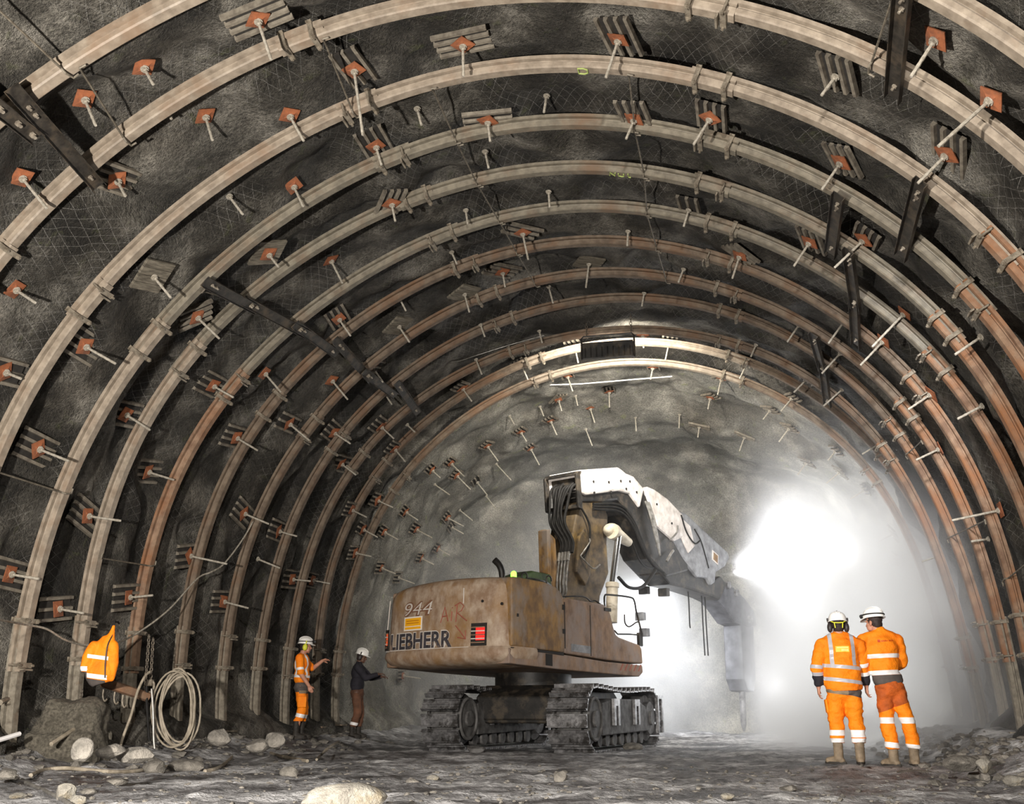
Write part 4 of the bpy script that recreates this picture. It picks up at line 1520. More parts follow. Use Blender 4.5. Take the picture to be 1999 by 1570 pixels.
def bands(me, mats, L):
    """cut crisp bands: L = list of (point, normal, half width, region(co) -> bool, material index)"""
    me.materials.clear()
    for m in mats:
        me.materials.append(m)
    bm = bmesh.new()
    bm.from_mesh(me)
    for p, n, h, reg, mi in L:
        p, n = V(p), V(n).normalized()
        for sgn in (-1, 1):
            if h is None and sgn == 1:
                continue
            q = p if h is None else p + n * h * sgn
            fs = [f for f in bm.faces if reg(f.calc_center_median()) and abs((f.calc_center_median() - q).dot(n)) < .05]
            geom = list({v for f in fs for v in f.verts}) + list({e for f in fs for e in f.edges}) + fs
            if geom:
                bmesh.ops.bisect_plane(bm, geom=geom, plane_co=q, plane_no=n, dist=1e-5)
        for f in bm.faces:
            c = f.calc_center_median()
            d = (c - p).dot(n)
            if (d > 0 if h is None else abs(d) < h) and reg(c):
                f.material_index = mi
    for f in bm.faces:
        f.smooth = True
    bm.to_mesh(me)
    bm.free()


def limb(mb, *pr, n=14):
    """chain of (point, radius): cones with balls at the joints"""
    for (a, ra), (b, rb) in zip(pr, pr[1:]):
        mb.cyl(a, b, ra, rb, n)
    for a, ra in pr:
        mb.ball(a, ra, 14)


def hand(mb, wrist, d, palm_n, side=1, curl=.55, grip=0.0):
    """palm and five separate fingers; d = direction of the hand, palm_n = way the palm faces, side: +1 thumb along +w"""
    d, pn = V(d).normalized(), V(palm_n).normalized()
    pn = (pn - d * pn.dot(d)).normalized()
    w = d.cross(pn) * side
    W = V(wrist)
    mb.loft([[W + d * q + w * (a * hw) + pn * (b * ht) for a, b in ((-1, -.6), (-.6, -1), (.6, -1), (1, -.6), (1, .6), (.6, 1), (-.6, 1), (-1, .6))] for q, hw, ht in ((-.02, .026, .02), (.02, .034, .018), (.055, .042, .016), (.085, .040, .013))])
    for i, (L, off) in enumerate(((.066, .031), (.075, .0105), (.070, -.0105), (.054, -.031))):
        p = W + d * (.082 - (.006 if i in (0, 3) else 0) - (.006 if i == 3 else 0)) + w * off
        r = .0092 if i < 3 else .0080
        pts = [(p - d * .012, r)]
        dirv, a = d.copy(), 0
        for j, f in enumerate((.46, .31, .23)):
            a += curl * (.5 + .35 * j) + grip + .06 * i
            dv = d * cos(a) + pn * sin(a)
            p = p + dv * L * f
            pts.append((p, r * (1 - .08 * (j + 1))))
        limb(mb, *pts, n=8)
    b = W + d * .022 + w * .030 + pn * .004
    c = b + (d * .62 + w * .62 + pn * .35).normalized() * .038
    e = c + (d * .82 + w * .15 + pn * .45).normalized() * .030
    limb(mb, (b, .0135), (c, .0108), (e, .0088), n=8)


def head(mb, c, yaw, pitch=0.0, roll=0.0):
    """head with brow, nose, lips, chin and ears; local +y is the face"""
    R = Matrix.Rotation(yaw, 3, 'Z') @ Matrix.Rotation(pitch, 3, 'X') @ Matrix.Rotation(roll, 3, 'Y')
    C = V(c)
    P = lambda x, y, z: C + R @ V((x, y, z))
    mb.ball(P(0, -.010, .035), (.076, .095, .088), 20, rot=R)
    mb.ball(P(0, .022, -.035), (.060, .070, .078), 18, rot=R)
    mb.ball(P(0, .062, -.092), (.030, .026, .022), 12, rot=R)
    for s in (-1, 1):
        mb.ball(P(.040 * s, .040, -.06), (.026, .04, .04), 12, rot=R)
        mb.ball(P(.030 * s, .078, .018), (.026, .016, .010), 10, rot=R)
        mb.ball(P(.038 * s, .060, -.018), (.022, .020, .016), 10, rot=R)
        mb.ball(P(.078 * s, -.012, -.018), (.012, .020, .032), 12, rot=R)
    limb(mb, (P(0, .090, .010), .009), (P(0, .108, -.026), .014), n=8)
    for s in (-1, 1):
        mb.ball(P(.013 * s, .100, -.030), .009, 8)
    mb.ball(P(0, .090, -.056), (.024, .011, .006), 10, rot=R)
    mb.ball(P(0, .088, -.067), (.020, .011, .007), 10, rot=R)
    return P, R


def face_marks(me, P, m_eye, m_lip):
    """eyes and lips as faces of the same skin"""
    e = [P(.031, .084, .004), P(-.031, .084, .004)]
    lp = P(0, .098, -.061)
    for f in me.polygons:
        c = f.center
        if min((c - q).length for q in e) < .0125:
            f.material_index = m_eye
        elif abs((c - lp).length) < .017:
            f.material_index = m_lip


flat('eye_dark', S_(40, 32, 28), .3)
flat('lip', S_(150, 92, 84), .5)


def helmet(person, P, R, strap='dark', muffs=False, lamp=False, knob=False):
    c0 = P(0, -.008, .055)
    mb = MB()
    rings = []
    nn = 28
    for z, f in ((.0, 1.0), (.03, 1.0), (.06, .95), (.085, .84), (.105, .66), (.118, .42), (.124, .16)):
        rings.append([c0 + R @ V((.108 * f * cos(a), .132 * f * sin(a), z)) for a in [2 * pi * i / nn for i in range(nn)]])
    inner = [[c0 + R @ V((.101 * f * cos(a), .125 * f * sin(a), z)) for a in [2 * pi * i / nn for i in range(nn)]] for z, f in ((.10, .5), (.06, .9), (.0, 1.0))]
    rim = []
    for k, (e, dz) in enumerate(((.012, -.010), (.014, -.002))):
        ring = []
        for i in range(nn):
            a = 2 * pi * i / nn
            br = e + .045 * max(0, sin(a)) ** 3
            ring.append(c0 + R @ V(((.108 + e) * cos(a), (.132 + br) * sin(a), dz - .016 * max(0, sin(a)) ** 2)))
        rim.append(ring)
    mb.loft(inner + rim + rings)
    for x in (-.03, 0, .03):
        mb.tube([c0 + R @ V((x * (1 if abs(q) < .9 else .8), .13 * sin(q * 1.25), .128 * cos(q * 1.05) - abs(x) * .25)) for q in [-.9 + .18 * i for i in range(11)]], .007, 6)
    H = mb.build('helmet', MATS['helmet_white'], person, 50)
    if strap:
        mb = MB()
        mb.tube([c0 + R @ V((.110 * cos(a), .134 * sin(a), .034 + .006 * sin(a))) for a in [2 * pi * i / 24 for i in range(24)]], .009, 6, closed=True)
        mb.build('lamp_band', MATS['helmet_band'], H, 50)
        mb = MB()
        q = c0 + R @ V((0, .15, .045))
        mb.cyl(q, q + R @ V((0, .035, 0)), .024, n=12)
        mb.build('head_lamp', MATS['helmet_band'], H, 40)
    if muffs:
        for s in (-1, 1):
            mb = MB()
            mb.ball(P(.098 * s, -.015, -.018), (.034, .046, .062), 16, rot=R)
            mb.tube([P(.10 * s, -.01, .02), P(.118 * s, -.005, .07), P(.118 * s, 0, .10)], .012, 7)
            mb.build('ear_muff', MATS['muff_black'] if muffs != 'yellow' else MATS['lime_yellow'], H, 50)
    if knob:
        mb = MB()
        for s in (-1, 1):
            mb.tube([P(.085 * s, -.085, .045), P(.05 * s, -.125, .02), P(.042 * s, -.122, -.045)], .007, 6)
        mb.tube([P(-.05, -.128, .02), P(0, -.138, .015), P(.05, -.128, .02)], .007, 6)
        mb.build('cradle_strap', MATS['lime_yellow'], H, 50)
        mb = MB()
        mb.ball(c0 + R @ V((0, -.05, .122)), .009, 8)
        mb.build('vent_plug', MATS['helmet_band'], H, 50)
    return H


def boot(person, ankle, yaw, m, h=.24, lean=(0, 0)):
    A = V(ankle)
    R = Matrix.Rotation(yaw, 3, 'Z')
    mb = MB()
    limb(mb, (A + V((lean[0], lean[1], h)), .060), (A + V((0, 0, .11)), .056), (A + V((0, 0, .06)), .056), n=16)
    mb.ball(A + R @ V((0, .055, .042)), (.050, .105, .052), 18, rot=R)
    mb.ball(A + R @ V((0, .12, .036)), (.048, .062, .044), 16, rot=R)
    mb.ball(A + R @ V((0, -.03, .036)), (.044, .05, .042), 14, rot=R)
    me = remesh(mb, 'boot', .010, 5, [((A.x, A.y, A.z + .004), (0, 0, -1)), (A + V((lean[0], lean[1], h + .01)), (0, 0, 1))])
    wrinkle(me, .004, 22)
    me.materials.append(MATS[m])
    b = link('boot', me, person)
    mb = MB()
    n = 20
    ring = []
    for i in range(n):
        a = 2 * pi * i / n
        y = .045 + .145 * sin(a)
        w = .052 * (1 - .18 * max(0, -sin(a)))
        ring.append((w * cos(a), y))
    mb.loft([[A + R @ V((x * k, .045 + (y - .045) * k, z)) for x, y in ring] for k, z in ((.98, 0), (1, .012), (.98, .026))])
    mb.build('sole', MATS['boot_dark'], b)
    return b


def person(name_label, loc, yaw, scale=1.0):
    o = empty('person', loc, name_label, 'person')
    o.rotation_euler = (0, 0, yaw)
    o.scale = (scale,) * 3
    return o


def skin_body(p, skin, neck0, hc, hyaw, hpitch, hroll, hands, arms, torso, legs, hair=True):
    """one continuous body under the clothes: torso, limbs, hands, neck and head"""
    mb = MB()
    P, R = head(mb, hc, hyaw, hpitch, hroll)
    limb(mb, (neck0, .062), (V(hc) + R @ V((0, -.022, -.07)), .056), n=16)
    limb(mb, *torso, n=18)
    for a in arms:
        limb(mb, *a, n=12)
    for l in legs:
        limb(mb, *l, n=12)
    for h in hands:
        hand(mb, *h)
    me = remesh(mb, 'body', .0068, 3)
    for m in (skin, 'eye_dark', 'lip'):
        me.materials.append(MATS[m])
    face_marks(me, P, 1, 2)
    b = link('body', me, p)
    if hair:
        mh = MB()
        mh.ball(P(0, -.018, .030), (.081, .094, .088), 18, rot=R)
        mh.ball(P(0, -.045, -.030), (.066, .060, .060), 16, rot=R)
        m2 = remesh(mh, 'hair', .009, 3, [(P(0, .035, 0), R @ V((0, 1, -.25)))])
        wrinkle(m2, .004, 50, 0, 1)
        m2.materials.append(MATS['hair_dark'])
        link('hair', m2, p)
    return P, R


ANY = lambda c: True

# ---- worker A: stocky, long jacket, arms down, seen from behind
pa = person('worker with black ear muffs in long orange jacket with grey bands, seen from behind', (1.11, 13.28, ground_z(1.11, 13.28)), radians(4), .985)
sL, eL, wL = V((-.222, 0, 1.375)), V((-.300, -.03, 1.11)), V((-.292, .02, .88))
sR, eR, wR = V((.225, .01, 1.39)), V((.255, .10, 1.13)), V((.14, .30, 1.06))
P, R = skin_body(pa, 'skin', (0, -.01, 1.46), (0, .01, 1.605), radians(-4), radians(-8), 0,
                 [(wL, (-.02, .06, -1), (1, 0, 0), -1, .5), (wR, (-1, .5, .0), (0, -.3, -1), 1, .5)],
                 [((sL, .05), (eL, .042), (wL, .028)), ((sR, .05), (eR, .042), (wR, .028))],
                 (((0, 0, 1.36), .095), ((0, 0, 1.1), .11), ((0, 0, .92), .11)),
                 [(((-.1, 0, .86), .08), ((-.12, .01, .48), .05), ((-.125, 0, .10), .032)), (((.1, 0, .86), .08), ((.11, .01, .48), .05), ((.125, .02, .10), .032))])
helmet(pa, P, R, None, True, knob=True)
mb = MB()
mb.ball((0, 0, 1.30), (.225, .150, .20), 22)
limb(mb, ((-.18, -.005, 1.405), .075), ((-.06, -.01, 1.47), .07), ((.06, -.01, 1.47), .07), ((.18, -.005, 1.405), .075), n=16)
limb(mb, ((0, -.01, 1.44), .085), ((0, -.005, 1.515), .068), n=18)
mb.ball((0, .01, 1.08), (.225, .178, .30), 22)
mb.ball((0, .01, .93), (.230, .175, .22), 22)
limb(mb, (sL, .082), (eL, .078), (eL.lerp(wL, .75), .062), n=16)
limb(mb, (sR, .082), (eR, .078), (eR.lerp(wR, .75), .062), n=16)
me = remesh(mb, 'jacket', .0125, 7, [((0, 0, .84), (.06, 0, -1)), ((0, 0, 1.535), (0, .2, 1))])
wrinkle(me, .016, 7, 3)
wrinkle(me, .006, 16, 5, 1.6)
body_ = lambda c: abs(c.x) < .245 - max(0, (1.05 - c.z)) * .0 and not (c.x < -.235 and c.z < 1.3) and not (c.x > .235 and c.z < 1.3)
back = lambda c: abs(c.x) < .20 and c.z > 1.135
armL = lambda c: c.x < -.232 and c.z < 1.36
armR = lambda c: c.x > .232 and c.z < 1.36
dL, dR = (wL - eL).normalized(), (wR - eR).normalized()
bands(me, [MATS['hivis_orange'], MATS['reflective_grey'], MATS['cloth_navy']], [
    ((0, 0, 1.115), (.09, 0, 1), .0215, body_, 1), ((0, 0, .955), (.12, 0, 1), .0215, body_, 1),
    ((-.125, 0, 1.3), (1, 0, 0), .023, back, 1), ((.135, 0, 1.3), (1, 0, 0), .023, back, 1),
    (eL + V((0, 0, .01)), V((.1, 0, 1)), .022, armL, 1), (eR + V((0, 0, .04)), V((-.1, 0, 1)), .022, lambda c: c.x > .20 and c.z < 1.25 and c.x > .205, 1),
    (eL.lerp(wL, .36), dL, None, lambda c: c.x < -.232 and c.z < 1.14, 2), (eR.lerp(wR, .45), dR, None, lambda c: c.y > .17 and c.x > .08, 2),
    (eL.lerp(wL, .28), dL, .022, lambda c: c.x < -.232 and c.z < 1.2, 1)])
jk = link('jacket', me, pa)


def patch(me, m, x0, x1, z0, z1, name, parent, off=.004, cols=None):
    """a print that follows the back of a garment: rays from behind find the cloth"""
    tree = __import__('mathutils').bvhtree.BVHTree.FromPolygons([v.co[:] for v in me.vertices], [p.vertices[:] for p in me.polygons])
    nx, nz = 12, 5
    mbp = MB()
    rows = []
    for j in range(nz + 1):
        row = []
        for i in range(nx + 1):
            x, z = lerp(x0, x1, i / nx), lerp(z0, z1, j / nz)
            h = tree.ray_cast(V((x, -1.5, z)), V((0, 1, 0)))[0]
            row.append((h if h else V((x, -.15, z))) + V((0, -off, 0)))
        rows.append(row)
    mbp.loft(rows, caps=False, closed=False)
    return mbp.build(name, m, parent, True)


patch(me, MATS['patch_yellow'], -.075, .085, 1.290, 1.360, 'back_print', jk)
patch(me, MATS['patch_pale'], -.060, .075, 1.335, 1.350, 'print_line', jk, .006)
patch(me, MATS['patch_pale'], -.010, .075, 1.300, 1.326, 'print_line', jk, .006)
# trousers
mb = MB()
mb.ball((0, .005, .86), (.19, .145, .16), 20)
limb(mb, ((-.095, .005, .82), .115), ((-.12, .02, .48), .092), ((-.125, .005, .27), .088), n=18)
limb(mb, ((.095, .005, .82), .115), ((.11, .02, .48), .092), ((.125, .005, .27), .086), n=18)
me = remesh(mb, 'trousers', .0125, 4, [((0, 0, .245), (0, 0, -1))])
wrinkle(me, .020, 7, 9)
wrinkle(me, .008, 15, 11, 2.6)
bands(me, [MATS['hivis_orange'], MATS['cloth_beige'], MATS['reflective_white'], MATS['cloth_grey']], [
    ((0, 0, .80), (.12, -.1, 1), None, ANY, 1), ((0, 0, .355), (0, 0, 1), .032, ANY, 2), ((0, 0, .268), (0, 0, 1), .024, ANY, 2),
    ((0, 0, .315), (0, 0, 1), .012, lambda c: c.x > 0, 2), ((0, 0, .80), (.25, 0, 1), None, lambda c: c.x > .03 and c.y < 0 and c.z < .9, 3)])
tr = link('trousers', me, pa)
mb = MB()
mb.box((-.215, .02, .66), (.03, .12, .16), Matrix.Rotation(-.08, 3, 'Y'))
mb.build('cargo_pocket', MATS['hivis_orange'], tr, bevel=.012)
boot(pa, (-.125, 0, 0), radians(52), 'boot_leather', .29)
boot(pa, (.125, .02, 0), radians(-8), 'boot_leather', .29)

# ---- worker B: taller, jacket to the waist, turned a little to the left
pb = person('taller worker in orange with white bands and dark waistband, seen from behind', (1.70, 13.42, ground_z(1.70, 13.42)), radians(8), 1.02)
off = V((-.105, 0, 0))
sL, eL, wL = off + V((-.20, .0, 1.42)), off + V((-.235, -.02, 1.14)), off + V((-.20, .05, .89))
sR, eR, wR = off + V((.20, .02, 1.42)), off + V((.255, .10, 1.16)), off + V((.13, .26, 1.10))
P, R = skin_body(pb, 'skin', off + V((0, -.01, 1.47)), off + V((-.045, .03, 1.625)), radians(38), radians(-6), radians(3),
                 [(wL, (.05, .12, -1), (1, 0, 0), -1, .55), (wR, (-1, .35, .1), (0, -1, .2), 1, .5)],
                 [((sL, .05), (eL, .042), (wL, .028)), ((sR, .05), (eR, .042), (wR, .028))],
                 ((off + V((0, 0, 1.36)), .09), (off * .8 + V((0, 0, 1.1)), .10), (off * .5 + V((0, 0, .94)), .10)),
                 [(((-.12, 0, .88), .08), ((-.115, .01, .48), .05), ((-.085, 0, .10), .032)), (((.03, 0, .88), .08), ((.12, .01, .48), .05), ((.165, .06, .10), .032))])
helmet(pb, P, R, 'dark')
mb = MB()
mb.ball(off + V((0, 0, 1.31)), (.205, .138, .20), 22)
limb(mb, (off + V((-.165, .005, 1.435)), .07), (off + V((-.05, -.01, 1.475)), .07), (off + V((.05, -.01, 1.475)), .07), (off + V((.165, .005, 1.435)), .07), n=16)
limb(mb, (off + V((0, -.01, 1.45)), .08), (off + V((-.01, 0, 1.545)), .064), n=18)
mb.ball(off * .85 + V((0, .0, 1.12)), (.175, .135, .22), 22)
mb.ball(off * .6 + V((0, .0, .98)), (.172, .135, .14), 22)
limb(mb, (sL, .078), (eL, .072), (eL.lerp(wL, .8), .056), n=16)
limb(mb, (sR, .078), (eR, .072), (eR.lerp(wR, .8), .056), n=16)
me = remesh(mb, 'jacket', .0125, 6, [((0, 0, .90), (0, 0, -1)), (off + V((0, 0, 1.565)), (0, .15, 1))])
wrinkle(me, .015, 7, 13)
wrinkle(me, .006, 16, 15, 1.6)
bodyB = lambda c: -.29 < c.x < .10
armB = lambda c: c.x < -.285 and c.z < 1.36
dL = (wL - eL).normalized()
bands(me, [MATS['hivis_orange'], MATS['reflective_white'], MATS['cloth_navy'], MATS['cloth_grey']], [
    ((0, 0, 1.235), (-.04, 0, 1), .024, bodyB, 1), ((0, 0, 1.045), (-.04, 0, 1), .026, bodyB, 1), ((0, 0, 1.018), (.04, 0, -1), None, bodyB, 3),
    (eL.lerp(wL, .02), dL, .022, armB, 1), (eL.lerp(wL, .47), dL, None, lambda c: c.x < -.26 and c.z < 1.13, 2), (eL.lerp(wL, .42), dL, .022, lambda c: c.x < -.26 and c.z < 1.16, 1)])
jk = link('jacket', me, pb)
patch(me, MATS['logo_red'], -.165, -.135, 1.385, 1.415, 'back_print', jk)
for i in range(7):
    patch(me, MATS['logo_red'], -.122 + i * .0215, -.122 + i * .0215 + (.013 if i != 3 else .008), 1.391 + .001 * i, 1.409 + .001 * i, 'print_letter', jk)
# trousers
mb = MB()
mb.ball((-.05, .005, .88), (.168, .135, .14), 20)
limb(mb, ((-.125, .005, .84), .098), ((-.115, .02, .48), .082), ((-.088, .005, .22), .078), n=18)
limb(mb, ((.03, .005, .84), .098), ((.12, .02, .48), .082), ((.162, .045, .22), .078), n=18)
me = remesh(mb, 'trousers', .0125, 3, [((0, 0, .195), (0, 0, -1))])
wrinkle(me, .018, 7, 19)
wrinkle(me, .008, 15, 21, 2.6)
bands(me, [MATS['hivis_orange'], MATS['reflective_white'], MATS['hivis_dirty']], [
    ((0, 0, .505), (0, 0, 1), .034, ANY, 1), ((0, 0, .225), (.1, 0, 1), .030, ANY, 1), ((0, 0, .66), (-.35, 0, 1), None, lambda c: c.y < .06, 2)])
tr = link('trousers', me, pb)
boot(pb, (-.085, 0, 0), radians(38), 'boot_leather', .25)
boot(pb, (.165, .06, 0), radians(-4), 'boot_leather', .25)

# ---- worker L: orange T-shirt, bare forearms, beside the left wall, turned to the right
pl = person('worker in orange T-shirt and white helmet standing by the left wall', (-7.80, 17.75, ground_z(-7.80, 17.75)), radians(-72), .985)
# local +y is the way he faces (to the right in the picture, slightly away)
sL, eL, wL = V((-.20, -.02, 1.40)), V((-.23, .16, 1.22)), V((-.17, .34, 1.36))
sR, eR, wR = V((.20, -.04, 1.40)), V((.24, .0, 1.12)), V((.23, .16, .90))
P, R = skin_body(pl, 'skin', (0, -.01, 1.45), (0, .035, 1.605), radians(10), radians(-4), 0,
                 [(wL, (.25, .9, .25), (.5, 0, -1), 1, .4), (wR, (0, .45, -1), (-1, 0, 0), 1, .6)],
                 [((sL, .052), (eL, .044), (wL, .03)), ((sR, .052), (eR, .046), (wR, .03))],
                 (((0, 0, 1.34), .09), ((0, .01, 1.1), .10), ((0, .01, .94), .10)),
                 [(((-.09, 0, .88), .08), ((-.1, .05, .48), .05), ((-.1, .03, .10), .032)), (((.09, 0, .88), .08), ((.1, .03, .48), .05), ((.1, -.04, .10), .032))])
helmet(pl, P, R, 'dark', 'yellow')
mb = MB()
mb.ball((0, -.01, 1.29), (.195, .145, .20), 22)
limb(mb, ((-.16, -.02, 1.415), .07), ((0, -.02, 1.45), .07), ((.16, -.03, 1.415), .07), n=16)
mb.ball((0, .0, 1.08), (.175, .145, .20), 22)
limb(mb, (sL, .076), (sL.lerp(eL, .9), .068), n=16)
limb(mb, (sR, .076), (sR.lerp(eR, .9), .068), n=16)
me = remesh(mb, 'shirt', .0125, 5, [((0, 0, .955), (0, .12, -1)), ((0, 0, 1.475), (0, .35, 1))])
wrinkle(me, .011, 7, 23)
bands(me, [MATS['hivis_orange'], MATS['reflective_white'], MATS['patch_yellow']], [
    ((0, 0, 1.075), (0, .05, 1), .022, lambda c: abs(c.x) < .185, 1), ((.115, 0, 1.3), (1, 0, 0), .022, lambda c: c.z > 1.10 and abs(c.x) < .16, 1), ((-.115, 0, 1.3), (1, 0, 0), .022, lambda c: c.z > 1.10 and abs(c.x) < .16, 1),
    (sR.lerp(eR, .72), eR - sR, .022, lambda c: c.x > .165 and c.z < 1.33, 1)])
sh = link('shirt', me, pl)
patch(me, MATS['patch_yellow'], -.07, .07, 1.22, 1.33, 'back_print', sh)
mb = MB()
mb.ball((0, .01, .89), (.168, .145, .15), 20)
limb(mb, ((-.09, .01, .84), .10), ((-.1, .06, .48), .086), ((-.1, .03, .30), .08), n=18)
limb(mb, ((.09, .01, .84), .10), ((.1, .045, .48), .086), ((.1, -.02, .30), .08), n=18)
me = remesh(mb, 'trousers', .0125, 4, [((0, 0, .30), (0, 0, -1))])
wrinkle(me, .012, 8, 29)
bands(me, [MATS['hivis_orange'], MATS['cloth_grey'], MATS['reflective_white'], MATS['cloth_beige']], [
    ((0, 0, .80), (0, 0, 1), None, ANY, 1), ((0, 0, .80), (0, 0, 1), .026, lambda c: c.y > -.02, 3), ((0, 0, .40), (0, .2, 1), .032, ANY, 2)])
tr = link('trousers', me, pl)
mb = MB()
mb.box((.205, .05, .63), (.03, .15, .19))
mb.build('cargo_pocket', MATS['hivis_orange'], tr, bevel=.012)
boot(pl, (-.1, .03, 0), radians(0), 'boot_dark', .37)
boot(pl, (.1, -.04, 0), radians(-6), 'boot_dark', .37)

# ---- worker D: dark sweater, reaching towards the wall beside the machine
gx, gy = -7.72, 20.35
pd = person('worker in dark sweater and rusty trousers reaching forward near the excavator', (gx, gy, ground_z(gx, gy)), radians(-80), .985)
sL, eL, wL = V((-.19, .02, 1.38)), V((-.22, .22, 1.18)), V((-.14, .46, 1.20))
sR, eR, wR = V((.19, .02, 1.38)), V((.24, .20, 1.16)), V((.18, .45, 1.24))
P, R = skin_body(pd, 'skin_dark', (0, 0, 1.44), (0, .06, 1.59), radians(-4), radians(-14), 0,
                 [(wL, (.05, 1, .0), (0, 0, -1), 1, .5), (wR, (-.05, 1, .1), (0, 0, -1), -1, .45)],
                 [((sL, .052), (eL, .044), (wL, .03)), ((sR, .052), (eR, .046), (wR, .03))],
                 (((0, 0, 1.32), .09), ((0, .0, 1.1), .10), ((0, 0, .94), .10)),
                 [(((-.09, 0, .88), .08), ((-.1, .05, .48), .05), ((-.1, .03, .10), .032)), (((.09, 0, .88), .08), ((.1, .03, .48), .05), ((.1, -.06, .10), .032))])
helmet(pd, P, R, None, True)
mb = MB()
mb.ball((0, .0, 1.27), (.19, .145, .20), 22)
limb(mb, ((-.16, .01, 1.40), .07), ((0, .0, 1.43), .07), ((.16, .01, 1.40), .07), n=16)
limb(mb, ((0, .0, 1.42), .075), ((0, .015, 1.49), .064), n=18)
mb.ball((0, -.01, 1.05), (.175, .145, .20), 22)
limb(mb, (sL, .074), (eL, .064), (eL.lerp(wL, .85), .048), n=16)
limb(mb, (sR, .074), (eR, .064), (eR.lerp(wR, .85), .048), n=16)
me = remesh(mb, 'sweater', .0125, 5, [((0, 0, .90), (0, 0, -1)), ((0, 0, 1.50), (0, .15, 1))])
wrinkle(me, .010, 7, 33)
me.materials.append(MATS['cloth_navy'])
link('sweater', me, pd)
mb = MB()
mb.ball((0, -.005, .87), (.165, .14, .15), 20)
limb(mb, ((-.09, .0, .82), .10), ((-.1, .06, .48), .082), ((-.1, .03, .24), .078), n=18)
limb(mb, ((.09, .0, .82), .10), ((.1, .045, .48), .082), ((.1, -.04, .24), .078), n=18)
me = remesh(mb, 'trousers', .0125, 4, [((0, 0, .22), (0, 0, -1))])
wrinkle(me, .012, 8, 39)
bands(me, [MATS['cloth_rusty'], MATS['reflective_white']], [((0, 0, .27), (0, .2, 1), .028, lambda c: c.x > 0, 1)])
link('trousers', me, pd)
boot(pd, (-.1, .03, 0), 0, 'boot_dark', .25)
boot(pd, (.1, -.06, 0), radians(-6), 'boot_dark', .25)

# ------------------------------------------------------------------ things along the left wall
CR, CF = V((cos(YAW), sin(YAW), 0)), V((-sin(YAW), cos(YAW), 0))     # picture right and into the picture

# jacket hung on the foot of the fifth arch
J0 = at_y(190, 1344, 11.45)
W_ = lambda x, d, z: V((x, d, z))
mb = MB()
mb.ball((.02, .02, .33), (.145, .085, .30), 20)
mb.ball((.0, .0, .18), (.165, .09, .17), 18)
limb(mb, ((.06, .02, .50), .09), ((.09, .02, .63), .05), ((.105, .02, .73), .022), n=14)
limb(mb, ((-.08, -.01, .50), .065), ((-.15, -.05, .36), .06), ((-.165, -.05, .24), .062), n=14)
limb(mb, ((.13, .0, .50), .06), ((.165, .02, .30), .055), ((.14, .03, .12), .05), n=14)
me = remesh(mb, 'jacket', .012, 5, [((0, 0, .04), (.25, 0, -1))])
wrinkle(me, .018, 9, 51, .6)
bands(me, [MATS['hivis_orange'], MATS['reflective_white'], MATS['cloth_grey']], [
    ((0, 0, .36), (.12, 0, 1), .022, lambda c: -.13 < c.x < .11, 1), ((0, 0, .135), (.12, 0, 1), .026, lambda c: -.13 < c.x < .12, 1),
    ((0, 0, .10), (-.14, 0, -1), None, lambda c: c.x < .10, 2), ((-.165, -.05, .225), (0, 0, 1), .028, lambda c: c.x < -.12, 1), ((-.165, -.05, .19), (0, 0, -1), None, lambda c: c.x < -.125, 2)])
jj = link('jacket', me)
jj.location = J0
jj.rotation_euler = (0, 0, YAW)
tag(jj, 'orange work jacket with white bands hung on an arch foot by the left wall', 'jacket')
mb = MB()
mb.tube(spline([(.10, .02, .76), (.115, .0, .64), (.10, -.085, .5), (.10, -.10, .3), (.11, -.085, .12)], 5), .008, 6)
mb.build('front_zip', MATS['helmet_band'], jj)
mb = MB()
mb.tube([(.105, .02, .70), (.105, .02, .79), (.09, .20, .80), (.02, .42, .80)], .012, 6)
mb.build('hanging_loop', MATS['hose_black'], jj)

# coil of cable and the chain it hangs from
c0 = at_y(345, 1384, 13.0)
mb = MB()
rr = random.Random(11)
pts = []
N = 7
for i in range(N * 28 + 1):
    a = 2 * pi * i / 28 + pi / 2
    k = i / 28
    f = 1 + .12 * sin(k * 2.3) + .05 * sin(k * 5.1)
    q = c0 + CR * (.235 * f * cos(a) + .05 * sin(k * 1.7) + .10 * max(0, -sin(a)) * .6) + V((0, 0, .47 * sin(a) * (1 + .07 * sin(k * 3.1 + 1)) + .03 * sin(k))) + CF * (.05 * sin(k * 2.9) - .02 * k * .5)
    pts.append(q)
mb.tube(pts, .013, 7)
wthing(mb, 'hose_coil', MATS['hose_tan'], 'big hanging coil of pale grey cable by the left wall', 'hose coil')


def chain(p, q, name_label, link_len=.055, r=.008):
    p, q = V(p), V(q)
    d = (q - p).normalized()
    s = d.cross(V((0, 1, 0))).normalized()
    u = d.cross(s)
    mb = MB()
    n = int((q - p).length / (link_len * .78))
    for i in range(n):
        c = p + (q - p) * ((i + .5) / n)
        e = s if i % 2 else u
        mb.tube([c + d * (link_len * .5 * cos(w)) + e * (link_len * .32 * sin(w)) for w in [2 * pi * j / 10 for j in range(10)]], r, 5, closed=True)
    return wthing(mb, 'chain', MATS['chain_steel'], name_label, 'chain')


